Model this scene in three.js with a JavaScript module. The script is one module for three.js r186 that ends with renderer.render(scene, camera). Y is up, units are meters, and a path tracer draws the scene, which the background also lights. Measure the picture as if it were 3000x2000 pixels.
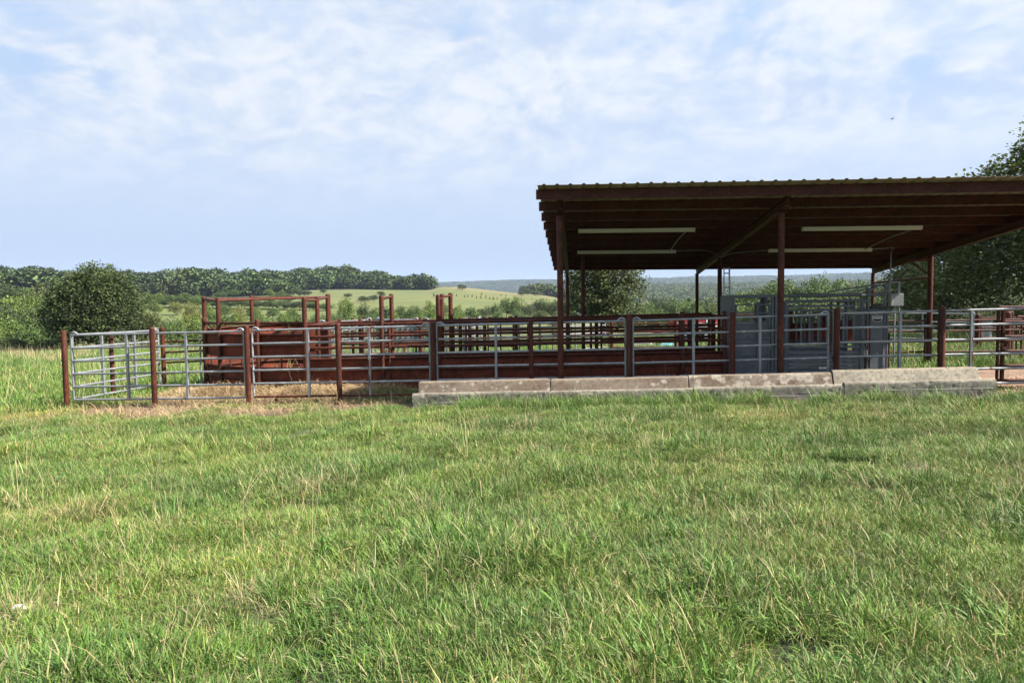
import * as THREE from 'three';
import { mergeGeometries } from 'three/addons/utils/BufferGeometryUtils.js';
import { RoundedBoxGeometry } from 'three/addons/geometries/RoundedBoxGeometry.js';
import { TextGeometry } from 'three/addons/geometries/TextGeometry.js';
import { FontLoader } from 'three/addons/loaders/FontLoader.js';

// ------------------------------------------------------------------ camera, sky, sun, exposure
const scene = new THREE.Scene();
const renderer = new THREE.WebGLRenderer({ antialias: true });
renderer.toneMapping = THREE.LinearToneMapping;
renderer.toneMappingExposure = 4.8;
const SKYGAIN = 1 / 4.8; // the sky's colours are given as they look at that exposure
renderer.shadowMap.enabled = true;
const camera = new THREE.PerspectiveCamera(53.13, 1024 / 682, 0.1, 14000);
camera.position.set(0, 1.65, 0);
camera.rotation.order = 'YXZ';
camera.rotation.set(-0.0553, 0.095, -0.0136);
const SUN = new THREE.Vector3(0.73, 0.67, 0.12).normalize();
const sun = new THREE.DirectionalLight(new THREE.Color().setRGB(1.0, 0.93, 0.82), 3.15);
sun.position.copy(SUN).multiplyScalar(60);
sun.shadow.radius = 2;
sun.castShadow = true;
sun.shadow.mapSize.set(4096, 4096);
Object.assign(sun.shadow.camera, { left: -45, right: 45, top: 45, bottom: -45, near: 1, far: 160 });
scene.add(sun); scene.add(sun.target);
const HAZE = 0.000085;
scene.fog = new THREE.FogExp2(new THREE.Color(0.62, 0.78, 1.0), HAZE);

// ------------------------------------------------------------------ noise
function rng(seed) { let a = seed >>> 0; return () => { a |= 0; a = a + 0x6D2B79F5 | 0; let t = Math.imul(a ^ a >>> 15, 1 | a); t = t + Math.imul(t ^ t >>> 7, 61 | t) ^ t; return ((t ^ t >>> 14) >>> 0) / 4294967296; }; }
const PERM = new Uint8Array(512), GX = new Float64Array(256), GY = new Float64Array(256);
{ const r = rng(77), p = [...Array(256).keys()]; for (let i = 255; i > 0; i--) { const j = Math.floor(r() * (i + 1)); [p[i], p[j]] = [p[j], p[i]]; } for (let i = 0; i < 512; i++) PERM[i] = p[i & 255]; for (let i = 0; i < 256; i++) { const a = i / 256 * Math.PI * 2; GX[i] = Math.cos(a); GY[i] = Math.sin(a); } }
function noise(x, y) {
  const xi = Math.floor(x), yi = Math.floor(y), fx = x - xi, fy = y - yi, X = xi & 255, Y = yi & 255;
  const u = fx * fx * fx * (fx * (fx * 6 - 15) + 10), v = fy * fy * fy * (fy * (fy * 6 - 15) + 10);
  const a = PERM[PERM[X] + Y], b = PERM[PERM[X + 1] + Y], c = PERM[PERM[X] + Y + 1], d = PERM[PERM[X + 1] + Y + 1];
  const n00 = GX[a] * fx + GY[a] * fy, n10 = GX[b] * (fx - 1) + GY[b] * fy, n01 = GX[c] * fx + GY[c] * (fy - 1), n11 = GX[d] * (fx - 1) + GY[d] * (fy - 1);
  return 1.5 * (n00 + u * (n10 - n00) + v * (n01 - n00 + u * (n00 - n10 - n01 + n11)));
}
function fbm(x, y, o = 5, g = 0.5) { let s = 0, a = 1, t = 0; for (let i = 0; i < o; i++) { s += a * noise(x, y); t += a; a *= g; x = x * 2.03 + 17.1; y = y * 2.03 - 9.7; } return s / t; }
const clamp = (v, a = 0, b = 1) => Math.min(b, Math.max(a, v));
const smooth = (a, b, v) => { const t = clamp((v - a) / (b - a)); return t * t * (3 - 2 * t); };
const mix = (a, b, t) => a + (b - a) * t;
const V = (x, y, z) => new THREE.Vector3(x, y, z);

// ------------------------------------------------------------------ sky: air and thin broken cloud
{
  const W = 4096, H = 2048, data = new Float32Array(W * H * 4);
  const lin = (r, g, b) => [r, g, b].map((c) => { c /= 255; return SKYGAIN * (c <= 0.04045 ? c / 12.92 : Math.pow((c + 0.055) / 1.055, 2.4)); });
  const low = lin(188, 208, 239), mid = lin(177, 211, 252), high = lin(116, 168, 238), veil = lin(209, 225, 248), puff = lin(249, 251, 254), under = lin(199, 216, 244);
  const q = Math.ceil(H / 2);
  for (let j = 0; j < H; j++) {
    const el = ((j + 0.5) / H - 0.5) * Math.PI, sy = Math.sin(el), cy = Math.cos(el), deg = el * 57.2958;
    for (let i = 0; i < W; i++) {
      const k = (j * W + i) * 4;
      if (j < q) { data[k] = low[0]; data[k + 1] = low[1]; data[k + 2] = low[2]; data[k + 3] = 1; continue; }
      const az = ((i + 0.5) / W - 0.5) * Math.PI * 2, x = cy * Math.cos(az), z = cy * Math.sin(az);
      const s = 1 / (sy + 0.30), px = x * s - 9.4, pz = z * s - 3.3;
      const wx = fbm(px * 2.2 + 3.1, pz * 2.2, 3), wz = fbm(px * 2.2 - 8.2, pz * 2.2 + 5.5, 3);
      const qx = px + 0.10 * wx, qz = pz + 0.10 * wz;
      const big = fbm(qx * 2.1 + 2.7, qz * 2.1 + 7.9, 3);
      const det = fbm(qx * 10 + 1.3, qz * 10 + 8.8, 6, 0.6);
      const lump = fbm(qx * 5 + 40, qz * 5 + 12, 5, 0.55);
      const fine = fbm(qx * 24, qz * 24, 4, 0.6);
      const v = (1 - 0.8 * smooth(0.12, 0.6, big - 0.5 * lump - 0.3 * det - 0.1 * fine) * smooth(10, 18, deg)) * smooth(1, 13, deg);
      const pf = smooth(-0.4, 0.5, 0.62 * lump + 0.6 * det + 0.3 * fine - 0.3 * big) * smooth(4, 17, deg) * v;
      const sh = smooth(0.0, 0.5, fbm(qx * 4.1 + 4.4, qz * 4.1 - 2.2, 4) - 0.3 * det) * smooth(5, 14, deg) * 0.75;
      const t = smooth(3, 22, deg), t2 = smooth(24, 85, deg);
      const glow = Math.exp(-Math.pow(Math.acos(clamp(x * SUN.x + sy * SUN.y + z * SUN.z, -1, 1)) / 0.9, 2));
      for (let c = 0; c < 3; c++) {
        let col = mix(mix(low[c], mid[c], t), high[c], t2);
        col = mix(col, veil[c], v * 0.93);
        col = mix(col, under[c], sh * v);
        col = mix(col, puff[c], pf * 0.72);
        data[k + c] = col * (1 + 0.26 * glow);
      }
      data[k + 3] = 1;
    }
  }
  const sky = new THREE.DataTexture(data, W, H, THREE.RGBAFormat, THREE.FloatType);
  sky.mapping = THREE.EquirectangularReflectionMapping; sky.magFilter = THREE.LinearFilter; sky.needsUpdate = true;
  scene.background = sky; scene.environment = sky;
}

// ------------------------------------------------------------------ helpers
const used = new Map();
function numbered(name) { const n = used.get(name) || 0; used.set(name, n + 1); return n ? name + '_' + String(n).padStart(3, '0') : name; }
function shade(o) { o.castShadow = true; o.receiveShadow = true; return o; }
function tag(o, label, category, group, kind) { o.userData = { label, category }; if (group) o.userData.group = group; if (kind) o.userData.kind = kind; return o; }
function thing(name, label, category, x = 0, y = 0, z = 0, group) { const g = new THREE.Group(); g.name = numbered(name); g.position.set(x, y, z); scene.add(g); return tag(g, label, category, group); }
// geometry is given in world coordinates; a part is stored relative to its thing's base
function part(t, name, geo, mat, parent = t) { const p = t.position; geo.translate(-p.x, -p.y, -p.z); const m = shade(new THREE.Mesh(geo, mat)); m.name = name; parent.add(m); return m; }
function single(name, geo, mat, label, category, group, kind) { const m = shade(new THREE.Mesh(geo, mat)); m.name = numbered(name); scene.add(m); return tag(m, label, category, group, kind); }
function structure(name, geo, mat) { const m = shade(new THREE.Mesh(geo, mat)); m.name = numbered(name); m.userData = { kind: 'structure' }; scene.add(m); return m; }
const uvr = rng(4242);
function uvMetres(g, su, sv) { const uv = g.attributes.uv, ou = uvr() * 7, ov = uvr() * 7; for (let i = 0; i < uv.count; i++) uv.setXY(i, uv.getX(i) * su + ou, uv.getY(i) * sv + ov); return g; }
const UPV = V(0, 1, 0);
function pipe(a, b, r, seg = 10, r2 = r) {
  const d = b.clone().sub(a), L = d.length(), g = new THREE.CylinderGeometry(r2, r, L, seg, 1);
  uvMetres(g, Math.PI * 2 * r, L);
  g.applyQuaternion(new THREE.Quaternion().setFromUnitVectors(UPV, d.normalize()));
  return g.translate((a.x + b.x) / 2, (a.y + b.y) / 2, (a.z + b.z) / 2);
}
function bent(pts, r, n = 24, seg = 8) {
  const c = new THREE.CatmullRomCurve3(pts, false, 'centripetal'), g = new THREE.TubeGeometry(c, n, r, seg, false);
  return uvMetres(g, c.getLength(), Math.PI * 2 * r);
}
function box(x0, x1, y0, y1, z0, z1, round = 0) {
  const w = Math.abs(x1 - x0), h = Math.abs(y1 - y0), d = Math.abs(z1 - z0);
  const g = round ? new RoundedBoxGeometry(w, h, d, 2, Math.min(round, w / 2.1, h / 2.1, d / 2.1)) : new THREE.BoxGeometry(w, h, d);
  // uv in metres by the face's own axes
  const p = g.attributes.position, n = g.attributes.normal, uv = g.attributes.uv, ou = uvr() * 7, ov = uvr() * 7;
  for (let i = 0; i < p.count; i++) { const ax = Math.abs(n.getX(i)), ay = Math.abs(n.getY(i)), az = Math.abs(n.getZ(i)); if (ax >= ay && ax >= az) uv.setXY(i, p.getZ(i) + ou, p.getY(i) + ov); else if (ay >= az) uv.setXY(i, p.getX(i) + ou, p.getZ(i) + ov); else uv.setXY(i, p.getX(i) + ou, p.getY(i) + ov); }
  return g.translate((x0 + x1) / 2, (y0 + y1) / 2, (z0 + z1) / 2);
}
// a beam of a given box section from a to b, its width w across and its depth h upright
function beam(a, b, w, h) {
  const d = b.clone().sub(a), L = d.length(), g = new THREE.BoxGeometry(w, h, L);
  uvMetres(g, 1, 1);
  const m = new THREE.Matrix4().lookAt(b, a, UPV); g.applyMatrix4(m);
  return g.translate((a.x + b.x) / 2, (a.y + b.y) / 2, (a.z + b.z) / 2);
}
function extrudeX(profile, x0, x1) { // profile: [z, y] points, closed
  const s = new THREE.Shape(profile.map(([z, y]) => new THREE.Vector2(-z, y)));
  const g = new THREE.ExtrudeGeometry(s, { depth: x1 - x0, bevelEnabled: false });
  g.rotateY(Math.PI / 2); return g.translate(x0, 0, 0);
}
const postProfile = (r, h) => [V(0.001, -0.25, 0), V(r, -0.25, 0), V(r, h - r * 0.75, 0), V(r * 0.93, h - r * 0.38, 0), V(r * 0.72, h - r * 0.14, 0), V(r * 0.38, h - r * 0.03, 0), V(0.001, h, 0)];
function capped(x, yb, z, h, r, seg = 14, leanX = 0, leanZ = 0) { // round post with a domed cap
  const g = new THREE.LatheGeometry(postProfile(r, h).map((v) => new THREE.Vector2(v.x, v.y)), seg);
  uvMetres(g, Math.PI * 2 * r, h);
  g.rotateZ(-leanX); g.rotateX(leanZ);
  return g.translate(x, yb, z);
}

// ------------------------------------------------------------------ textures and materials
function tex(w, h, fn, srgb = true, rep = 1) {
  const d = new Uint8Array(w * h * 4);
  for (let j = 0; j < h; j++) for (let i = 0; i < w; i++) { const c = fn(i / w, j / h, i, j), k = (j * w + i) * 4; d[k] = clamp(c[0], 0, 255); d[k + 1] = clamp(c[1], 0, 255); d[k + 2] = clamp(c[2], 0, 255); d[k + 3] = 255; }
  const t = new THREE.DataTexture(d, w, h, THREE.RGBAFormat); t.wrapS = t.wrapT = THREE.RepeatWrapping; t.magFilter = THREE.LinearFilter; t.minFilter = THREE.LinearMipmapLinearFilter; t.generateMipmaps = true;
  if (srgb) t.colorSpace = THREE.SRGBColorSpace; t.repeat.set(rep, rep); t.needsUpdate = true; return t;
}
// tileable fbm on the unit square
function tnoise(u, v, f, seed) { // f integer cells
  const x = u * f, y = v * f, xi = Math.floor(x), yi = Math.floor(y), fx = x - xi, fy = y - yi;
  const h = (a, b) => PERM[(PERM[(((a % f) + f) % f + seed) & 255] + ((b % f) + f) % f) & 255];
  const gr = (a, b, dx, dy) => { const k = h(a, b); return GX[k] * dx + GY[k] * dy; };
  const s = fx * fx * (3 - 2 * fx), t = fy * fy * (3 - 2 * fy);
  return 1.5 * mix(mix(gr(xi, yi, fx, fy), gr(xi + 1, yi, fx - 1, fy), s), mix(gr(xi, yi + 1, fx, fy - 1), gr(xi + 1, yi + 1, fx - 1, fy - 1), s), t);
}
function tfbm(u, v, f, o, seed) { let s = 0, a = 1, t = 0; for (let i = 0; i < o; i++) { s += a * tnoise(u, v, f, seed + i * 31); t += a; a *= 0.55; f *= 2; } return s / t; }
const lerp3 = (a, b, t) => [mix(a[0], b[0], t), mix(a[1], b[1], t), mix(a[2], b[2], t)];
const texRust = tex(1024, 1024, (u, v) => {
  const a = tfbm(u, v, 4, 5, 3), b = tfbm(u, v, 24, 3, 40), c = tfbm(u, v, 3, 4, 90), e = tfbm(u, v, 80, 2, 12), f = tfbm(u * 5, v, 8, 3, 160), h = tfbm(u, v * 3, 6, 4, 201);
  let k = lerp3([77, 38, 28], [52, 27, 21], smooth(-0.35, 0.35, a));
  k = lerp3(k, [104, 56, 40], smooth(0.12, 0.4, b) * 0.5);
  k = lerp3(k, [44, 24, 19], smooth(0.1, 0.42, f) * 0.55);
  k = lerp3(k, [78, 52, 42], smooth(0.2, 0.42, c) * 0.65);
  k = lerp3(k, [112, 52, 30], smooth(0.26, 0.42, h) * 0.5);
  k = lerp3(k, [146, 112, 98], smooth(0.4, 0.55, e) * 0.6);
  return k;
});
const texSheet = tex(1024, 1024, (u, v) => {
  const a = tfbm(u, v, 3, 5, 13), b = tfbm(u, v, 20, 3, 47), c = tfbm(u * 6, v, 5, 3, 97), e = tfbm(u, v, 70, 2, 19), h = tfbm(u, v, 6, 4, 211);
  let k = lerp3([100, 49, 34], [72, 36, 27], smooth(-0.35, 0.35, a));
  k = lerp3(k, [132, 72, 50], smooth(0.12, 0.4, b) * 0.45);
  k = lerp3(k, [62, 32, 25], smooth(0.12, 0.42, c) * 0.5);
  k = lerp3(k, [120, 60, 38], smooth(0.24, 0.42, h) * 0.5);
  k = lerp3(k, [165, 126, 108], smooth(0.42, 0.56, e) * 0.6);
  return k;
});
const texGalv = tex(512, 512, (u, v) => {
  const a = tfbm(u, v, 5, 4, 7), b = tfbm(u, v, 48, 2, 21), c = tfbm(u, v, 9, 3, 61);
  const g = 130 + 20 * a + 16 * b;
  let k = [g * 0.97, g * 1.0, g * 1.035];
  k = lerp3(k, [186, 190, 190], smooth(0.2, 0.45, c) * 0.5);
  k = lerp3(k, [112, 116, 120], smooth(0.25, 0.5, -c) * 0.45);
  return k;
});
const texGalvRust = tex(512, 512, (u, v) => {
  const a = tfbm(u, v, 5, 4, 7), b = tfbm(u, v, 48, 2, 21), c = tfbm(u, v, 9, 3, 61), d = tfbm(u, v * 0.5 + 0.1, 4, 5, 130);
  const g = 130 + 20 * a + 16 * b;
  let k = [g * 0.97, g * 1.0, g * 1.035];
  k = lerp3(k, [182, 186, 186], smooth(0.2, 0.45, c) * 0.5);
  return lerp3(k, [104, 46, 34], smooth(0.26, 0.32, d));
});
const texPaint = tex(256, 256, (u, v) => { const a = tfbm(u, v, 4, 5, 17), b = tfbm(u, v, 40, 2, 55); const c = tfbm(u, v, 12, 4, 120), g = 96 + 16 * a + 8 * b; return lerp3([g * 0.94, g * 1.0, g * 1.06], [70, 62, 54], smooth(0.24, 0.45, c) * 0.5); });
const texTin = tex(256, 256, (u, v) => { const a = tfbm(u, v, 5, 4, 27), b = tfbm(u, v, 50, 2, 5); const g = 150 + 16 * a + 10 * b; return [g * 1.0, g * 0.9, g * 0.8]; });
const texConc = tex(1024, 1024, (u, v) => {
  const a = tfbm(u, v, 6, 5, 11), b = tfbm(u, v, 90, 2, 33), c = tfbm(u, v, 34, 3, 71), d = tfbm(u, v, 12, 4, 141);
  let g = 190 + 18 * a + 22 * b; let k = [g, g * 0.985, g * 0.95];
  k = lerp3(k, [132, 124, 114], smooth(0.2, 0.45, c) * 0.45);
  k = lerp3(k, [150, 143, 134], smooth(0.1, 0.4, d) * 0.6);
  return k;
});
const texGround = tex(1024, 1024, (u, v) => { const a = tfbm(u, v, 8, 5, 19), b = tfbm(u, v, 60, 3, 81), c = tfbm(u, v, 140, 2, 140); const g = 200 + 45 * a + 40 * b + 26 * c; return [g, g, g]; });
const texBark = tex(256, 256, (u, v) => { const a = tfbm(u, v * 0.25, 16, 4, 9); const g = 92 + 50 * a; return [g, g * 0.9, g * 0.78]; });
const bumpFine = tex(256, 256, (u, v) => { const g = 128 + 110 * tfbm(u, v, 30, 3, 7); return [g, g, g]; }, false);

const M = {
  rust: new THREE.MeshPhysicalMaterial({ map: texRust, roughness: 0.6, specularIntensity: 0.4, bumpMap: bumpFine, bumpScale: 0.0008 }),
  rustSheet: new THREE.MeshPhysicalMaterial({ map: texSheet, roughness: 0.75, specularIntensity: 0.3, bumpMap: bumpFine, bumpScale: 0.001 }),
  galv: new THREE.MeshStandardMaterial({ map: texGalv, roughness: 0.45, metalness: 0.35 }),
  galvRust: new THREE.MeshStandardMaterial({ map: texGalvRust, roughness: 0.5, metalness: 0.3 }),
  grey: new THREE.MeshPhysicalMaterial({ map: texPaint, roughness: 0.55, specularIntensity: 0.6 }),
  black: new THREE.MeshStandardMaterial({ color: new THREE.Color().setRGB(0.015, 0.015, 0.016), roughness: 0.6 }),
  tin: new THREE.MeshStandardMaterial({ map: texTin, roughness: 0.55, metalness: 0.2 }),
  cream: new THREE.MeshStandardMaterial({ color: new THREE.Color().setRGB(0.62, 0.62, 0.52), roughness: 0.5 }),
  boxgrey: new THREE.MeshStandardMaterial({ map: texGalv, color: new THREE.Color().setRGB(1.0, 1.02, 0.98), roughness: 0.6 }),
  alu: new THREE.MeshStandardMaterial({ map: texGalv, roughness: 0.4, metalness: 0.8 }),
  white: new THREE.MeshStandardMaterial({ color: new THREE.Color().setRGB(0.75, 0.75, 0.73), roughness: 0.6 }),
  conc: new THREE.MeshStandardMaterial({ map: texConc, vertexColors: true, roughness: 0.92, bumpMap: texConc, bumpScale: 0.004 }),
  ground: new THREE.MeshStandardMaterial({ map: texGround, vertexColors: true, roughness: 1 }),
  bark: new THREE.MeshStandardMaterial({ map: texBark, roughness: 0.95 }),
  leaf: new THREE.MeshPhysicalMaterial({ vertexColors: true, roughness: 0.75, transmission: 0.35, thickness: 0, specularIntensity: 0.5 }),
  farleaf: new THREE.MeshStandardMaterial({ vertexColors: true, roughness: 0.9 }),
  grass: new THREE.MeshPhysicalMaterial({ vertexColors: true, roughness: 0.6, transmission: 0.35, thickness: 0, specularIntensity: 0.5 }),
  straw: new THREE.MeshStandardMaterial({ vertexColors: true, roughness: 0.8 }),
  lime: new THREE.MeshStandardMaterial({ color: new THREE.Color().setRGB(0.45, 0.44, 0.41), roughness: 0.9 }),
  red: new THREE.MeshStandardMaterial({ color: new THREE.Color().setRGB(0.36, 0.02, 0.02), roughness: 0.45 }),
  blue: new THREE.MeshStandardMaterial({ color: new THREE.Color().setRGB(0.05, 0.3, 0.45), roughness: 0.6 }),
};
for (const m of Object.values(M)) m.side = THREE.DoubleSide;

// ------------------------------------------------------------------ terrain
const CAMYAW = 0.095;
const prof = (pts, d) => { if (d <= pts[0][0]) return pts[0][1]; for (let i = 1; i < pts.length; i++) if (d <= pts[i][0]) { const t = (d - pts[i - 1][0]) / (pts[i][0] - pts[i - 1][0]); return mix(pts[i - 1][1], pts[i][1], t * t * (3 - 2 * t) * 0.5 + t * 0.5); } return pts[pts.length - 1][1]; };
const leftHill = [[50, -2], [80, -3.8], [130, -4.5], [200, -2.5], [250, 0.2], [300, 3.2], [350, 3.8], [450, 8], [600, 15], [700, 22.5], [850, 27], [1300, 11], [2200, 0], [3000, 20], [4200, 118], [5200, 100], [7000, 60]];
const bareHill = [[50, -2], [80, -3.8], [130, -4.5], [200, -3.2], [260, -1.5], [350, 2], [450, 7.5], [600, 17], [660, 17.5], [850, 8], [1300, -6], [2200, 5], [3000, 20], [4200, 118], [5200, 100], [7000, 60]];
const valley = [[50, -1.6], [80, -2.8], [150, -4.5], [250, -9], [400, -15], [700, -16], [1000, -6], [1500, 16], [2200, 44], [2700, 36], [3200, 50], [4200, 122], [5200, 108], [7000, 60]];
const bearing = (x, z) => Math.atan2(x, -z) + CAMYAW; // 0 straight ahead of the camera
function nearGround(x, z) { return 0.02 * clamp(x, -45, 30) + 0.0125 * clamp(z, -48, 0); }
function strawMound(x, z) { return smooth(0, 0.7, Math.max(1 - Math.hypot((x + 7.4) / 2.6, (z + 14.35) / 0.85), 1 - Math.hypot((x + 5.0) / 2.2, (z + 13.9) / 0.7))) * (0.75 + 0.5 * noise(x * 2.1, z * 2.1)); }
function H(x, z) {
  const d = Math.hypot(x, z), b = bearing(x, z);
  let y = nearGround(x, z) + (d < 60 ? 0.045 * noise(x * 0.8, z * 0.8) + 0.06 * noise(x * 1.7 + 9, z * 1.7) * smooth(-11.6, -10.6, z) : 0) * smooth(1, 3, d);
  if (d < 20) y += 0.2 * strawMound(x, z);
  const dc = mix(34, 52, smooth(-0.35, -0.62, b));
  if (d < dc) return y;
  const bb = clamp(b, -1.1, 1.1);
  const e = smooth(-0.12, -0.10, bb);
  let left = mix(prof(leftHill, d), prof(bareHill, d), e);
  const fall = mix(1, 0.52, smooth(-0.12, 0.06, bb));
  if (e > 0 && d > 300 && d < 2000) left = mix(left, left * fall + 1.2, e * smooth(300, 500, d) * (1 - smooth(1200, 2000, d)));
  if (d > 560 && d < 1300) left += (1 - e) * smooth(560, 700, d) * (1 - smooth(900, 1300, d)) * (2.5 * smooth(-0.5, -0.25, bb) - 11 * smooth(-0.24, -0.115, bb) + 5 * fbm(x * 0.008, z * 0.008 + 3, 3));
  let f = mix(left, prof(valley, d), smooth(0.03, 0.2, bb));
  f += fbm(x * 0.004, z * 0.004, 3) * 3.5 * smooth(140, 700, d) + fbm(x * 0.0011 + 5, z * 0.0011, 3) * 26 * smooth(1300, 3500, d);
  return mix(y, f, smooth(dc, dc + 34, d));
}
const inside = (x, z, cx, cz, rx, rz) => 1 - Math.hypot((x - cx) / rx, (z - cz) / rz);
function dirtLeft(x, z) { return smooth(-0.12, 0.35, inside(x, z, -6.6, -12.5, 3.8, 1.75) + 0.3 * fbm(x * 1.3, z * 1.3, 3)); }
function strawZone(x, z) { return smooth(-0.1, 0.3, Math.max(inside(x, z, -6.6, -13.9, 3.6, 0.95), inside(x, z, -8.2, -14.6, 1.9, 1.1)) + 0.25 * fbm(x * 1.7 + 5, z * 1.7, 3)); }
function dirtRight(x, z) { return smooth(-0.08, 0.2, Math.max(inside(x, z, 9.9, -14.0, 3.0, 3.0)) + 0.2 * fbm(x * 1.5, z * 1.5 + 8, 3)); }
function underShed(x, z) { return smooth(0, 0.6, Math.min(x + 0.6, 7.4 - x, -12.4 - z, z + 20.5)); }
function gravel(x, z) { return smooth(0, 0.25, inside(x, z, 15.5, -24.0, 4.2, 1.0) + 0.15 * fbm(x, z, 3)); }
function woodsEdge(b) { return mix(mix(335, 585, smooth(-0.42, -0.28, b)), 590, smooth(-0.3, -0.2, b)); }
function groundColor(x, z) {
  const d = Math.hypot(x, z), b = bearing(x, z);
  const n = fbm(x * 0.35, z * 0.35, 4), n2 = fbm(x * 0.012 + 3, z * 0.012, 4);
  let c = lerp3([0.06, 0.075, 0.024], [0.095, 0.095, 0.04], smooth(-0.2, 0.5, n));
  const mott = 0.82 + 0.36 * clamp(0.5 + 0.9 * fbm(x * 0.045 + 9, z * 0.045, 4));
  const field0 = lerp3(lerp3([0.13, 0.165, 0.034], [0.165, 0.175, 0.045], smooth(-0.3, 0.4, n2)), [0.21, 0.18, 0.08], smooth(0.1, 0.5, fbm(x * 0.03, z * 0.03 + 7, 4)) * 0.6);
  const field = field0.map((q) => q * mott);
  c = lerp3(c, field, smooth(60, 200, d));
  if (b > -0.12 && b < 0.1 && d > 500) c = lerp3(c, [0.24, 0.20, 0.09], smooth(500, 560, d) * 0.8);
  if (b < -0.09 && d > woodsEdge(b) - 15) c = [0.035, 0.05, 0.022];
  if (b > 0.05 && d > 260) c = lerp3(c, [0.035, 0.055, 0.024], smooth(0.05, 0.1, b));
  if (d > 1000) c = lerp3(c, [0.035, 0.055, 0.024], smooth(1000, 1300, d));
  if (d < 60) {
    c = lerp3(c, [0.15, 0.092, 0.058], dirtLeft(x, z)); c = lerp3(c, [0.19, 0.13, 0.07], strawZone(x, z));
    c = lerp3(c, [0.30, 0.19, 0.125], dirtRight(x, z)); c = lerp3(c, [0.13, 0.10, 0.07], underShed(x, z) * 0.8); c = lerp3(c, [0.42, 0.40, 0.37], gravel(x, z));
  }
  return c;
}
{
  const radii = [0]; let r = 0.6; while (r < 7000) { radii.push(r); r += r < 13 ? 0.16 : r < 20 ? 0.28 : r < 60 ? 0.8 : r > 240 && r < 720 ? r * 0.015 : r * 0.035; } radii.push(7000);
  const dirs = []; // finer where the camera looks
  for (let a = -Math.PI; a < Math.PI - 1e-6;) { dirs.push(a); const b = Math.abs(a + CAMYAW); a += b < 0.85 ? 0.0085 : 0.05; }
  const n = dirs.length, pos = [], col = [], uv = [], idx = [];
  for (const rr of radii) for (const a of dirs) { const x = Math.sin(a) * rr, z = -Math.cos(a) * rr; pos.push(x, H(x, z), z); col.push(...groundColor(x, z)); uv.push(x / 3, z / 3); }
  for (let i = 0; i < radii.length - 1; i++) for (let j = 0; j < n; j++) { const a = i * n + j, b = i * n + (j + 1) % n, c = a + n, e = b + n; idx.push(a, b, e, a, e, c); }
  const g = new THREE.BufferGeometry();
  g.setAttribute('position', new THREE.Float32BufferAttribute(pos, 3)); g.setAttribute('color', new THREE.Float32BufferAttribute(col, 3)); g.setAttribute('uv', new THREE.Float32BufferAttribute(uv, 2)); g.setIndex(idx); g.computeVertexNormals();
  structure('ground', g, M.ground);
}

// ------------------------------------------------------------------ front fence: posts, gates
const lr = rng(31);
function fencePost(x, z, top, r, label, group = 'rust-red pipe posts of the front fence') {
  const y = H(x, z) , g = capped(0, 0, 0, top - y, r, 16, (lr() - 0.5) * 0.012, 0);
  const m = single('fence_post', g, M.rust, label, 'post', group); m.position.set(x, y, z); return m;
}
const zP = -12.78, zR = -12.86;
[[-10.27, 1.243, 'rust-red pipe post at the far left corner of the front fence'], [-8.39, 1.284, 'rust-red pipe post, second from the left, standing in bare dirt'],
  [-6.435, 1.30, 'rust-red pipe post, third from the left, between two gate ends'], [-4.59, 1.33, 'rust-red pipe post, fourth from the left, in front of the dead straw'],
  [-2.725, 1.335, 'rust-red pipe post by the left end of the concrete feed bunk'], [-0.857, 1.362, 'slim rust-red pipe post just left of the front left shed column'],
  [0.977, 1.421, 'rust-red pipe post between the two galvanized gate ends under the shed'], [2.83, 1.447, 'rust-red pipe post in front of the grey cage door'],
  [4.662, 1.486, 'rust-red pipe post in front of the grey squeeze chute'], [6.457, 1.505, 'thick rust-red pipe post right of the electrical box']]
  .forEach(([x, t, l]) => fencePost(x, zP, t, x > 6 ? 0.058 : x === -0.857 ? 0.043 : 0.052, l));

// a tube gate; a and b are its ends on the line of the hinge, ya and yb the heights of the top rail there
function tubeGate({ a, b, ya, yb, h = 1.312, n = 6, stays = [0.33, 0.66], mats, endMat, r = 0.0225, label, group, name = 'galvanized_gate', loops = [1, 1], category = 'gate', seg = 10 }) {
  const t = thing(name, label, category, a[0], Math.min(ya, yb) - h, a[1], group);
  const P = (f, k) => V(mix(a[0], b[0], f), mix(ya, yb, f) - k, mix(a[1], b[1], f));
  const L = Math.hypot(b[0] - a[0], b[1] - a[1]);
  for (let i = 0; i < n; i++) { const k = h * i / (n - 1), g = pipe(P(0, k), P(1, k), r, seg); part(t, 'rail', g, mats[i % mats.length]); }
  stays.forEach((f) => { const off = V(-(b[1] - a[1]) / L, 0, (b[0] - a[0]) / L).multiplyScalar(r * 0.25); const p0 = P(f, 0).add(off), p1 = P(f, h).add(off), d = p0.clone().sub(p1); const e = d.length(); const g = new THREE.BoxGeometry(0.042, e, r * 2.3); uvMetres(g, 0.2, e); g.rotateY(-Math.atan2(b[1] - a[1], b[0] - a[0])); g.translate((p0.x + p1.x) / 2, (p0.y + p1.y) / 2, (p0.z + p1.z) / 2); part(t, 'stay', g, endMat || mats[0]); });
  for (const s of [0, 1]) {
    const c = 0.16 / L, f = s ? 1 - c : c;
    if (loops[s]) { const pts = [P(f, 0.01), P(mix(s, f, 0.62), -0.045), P(mix(s, f, 0.3), -0.055), P(mix(s, f, 0.06), -0.02), P(s, 0.09), P(s, h * 0.5), P(s, h + 0.015)]; part(t, 'end_tube', bent(pts, r, 40, seg), endMat || mats[0]); } else part(t, 'end_tube', pipe(P(s, -r), P(s, h + 0.015), r, seg), endMat || mats[0]);
  }
  return t;
}
const G = M.galv, GR = M.galvRust, RR = M.rust;
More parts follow.
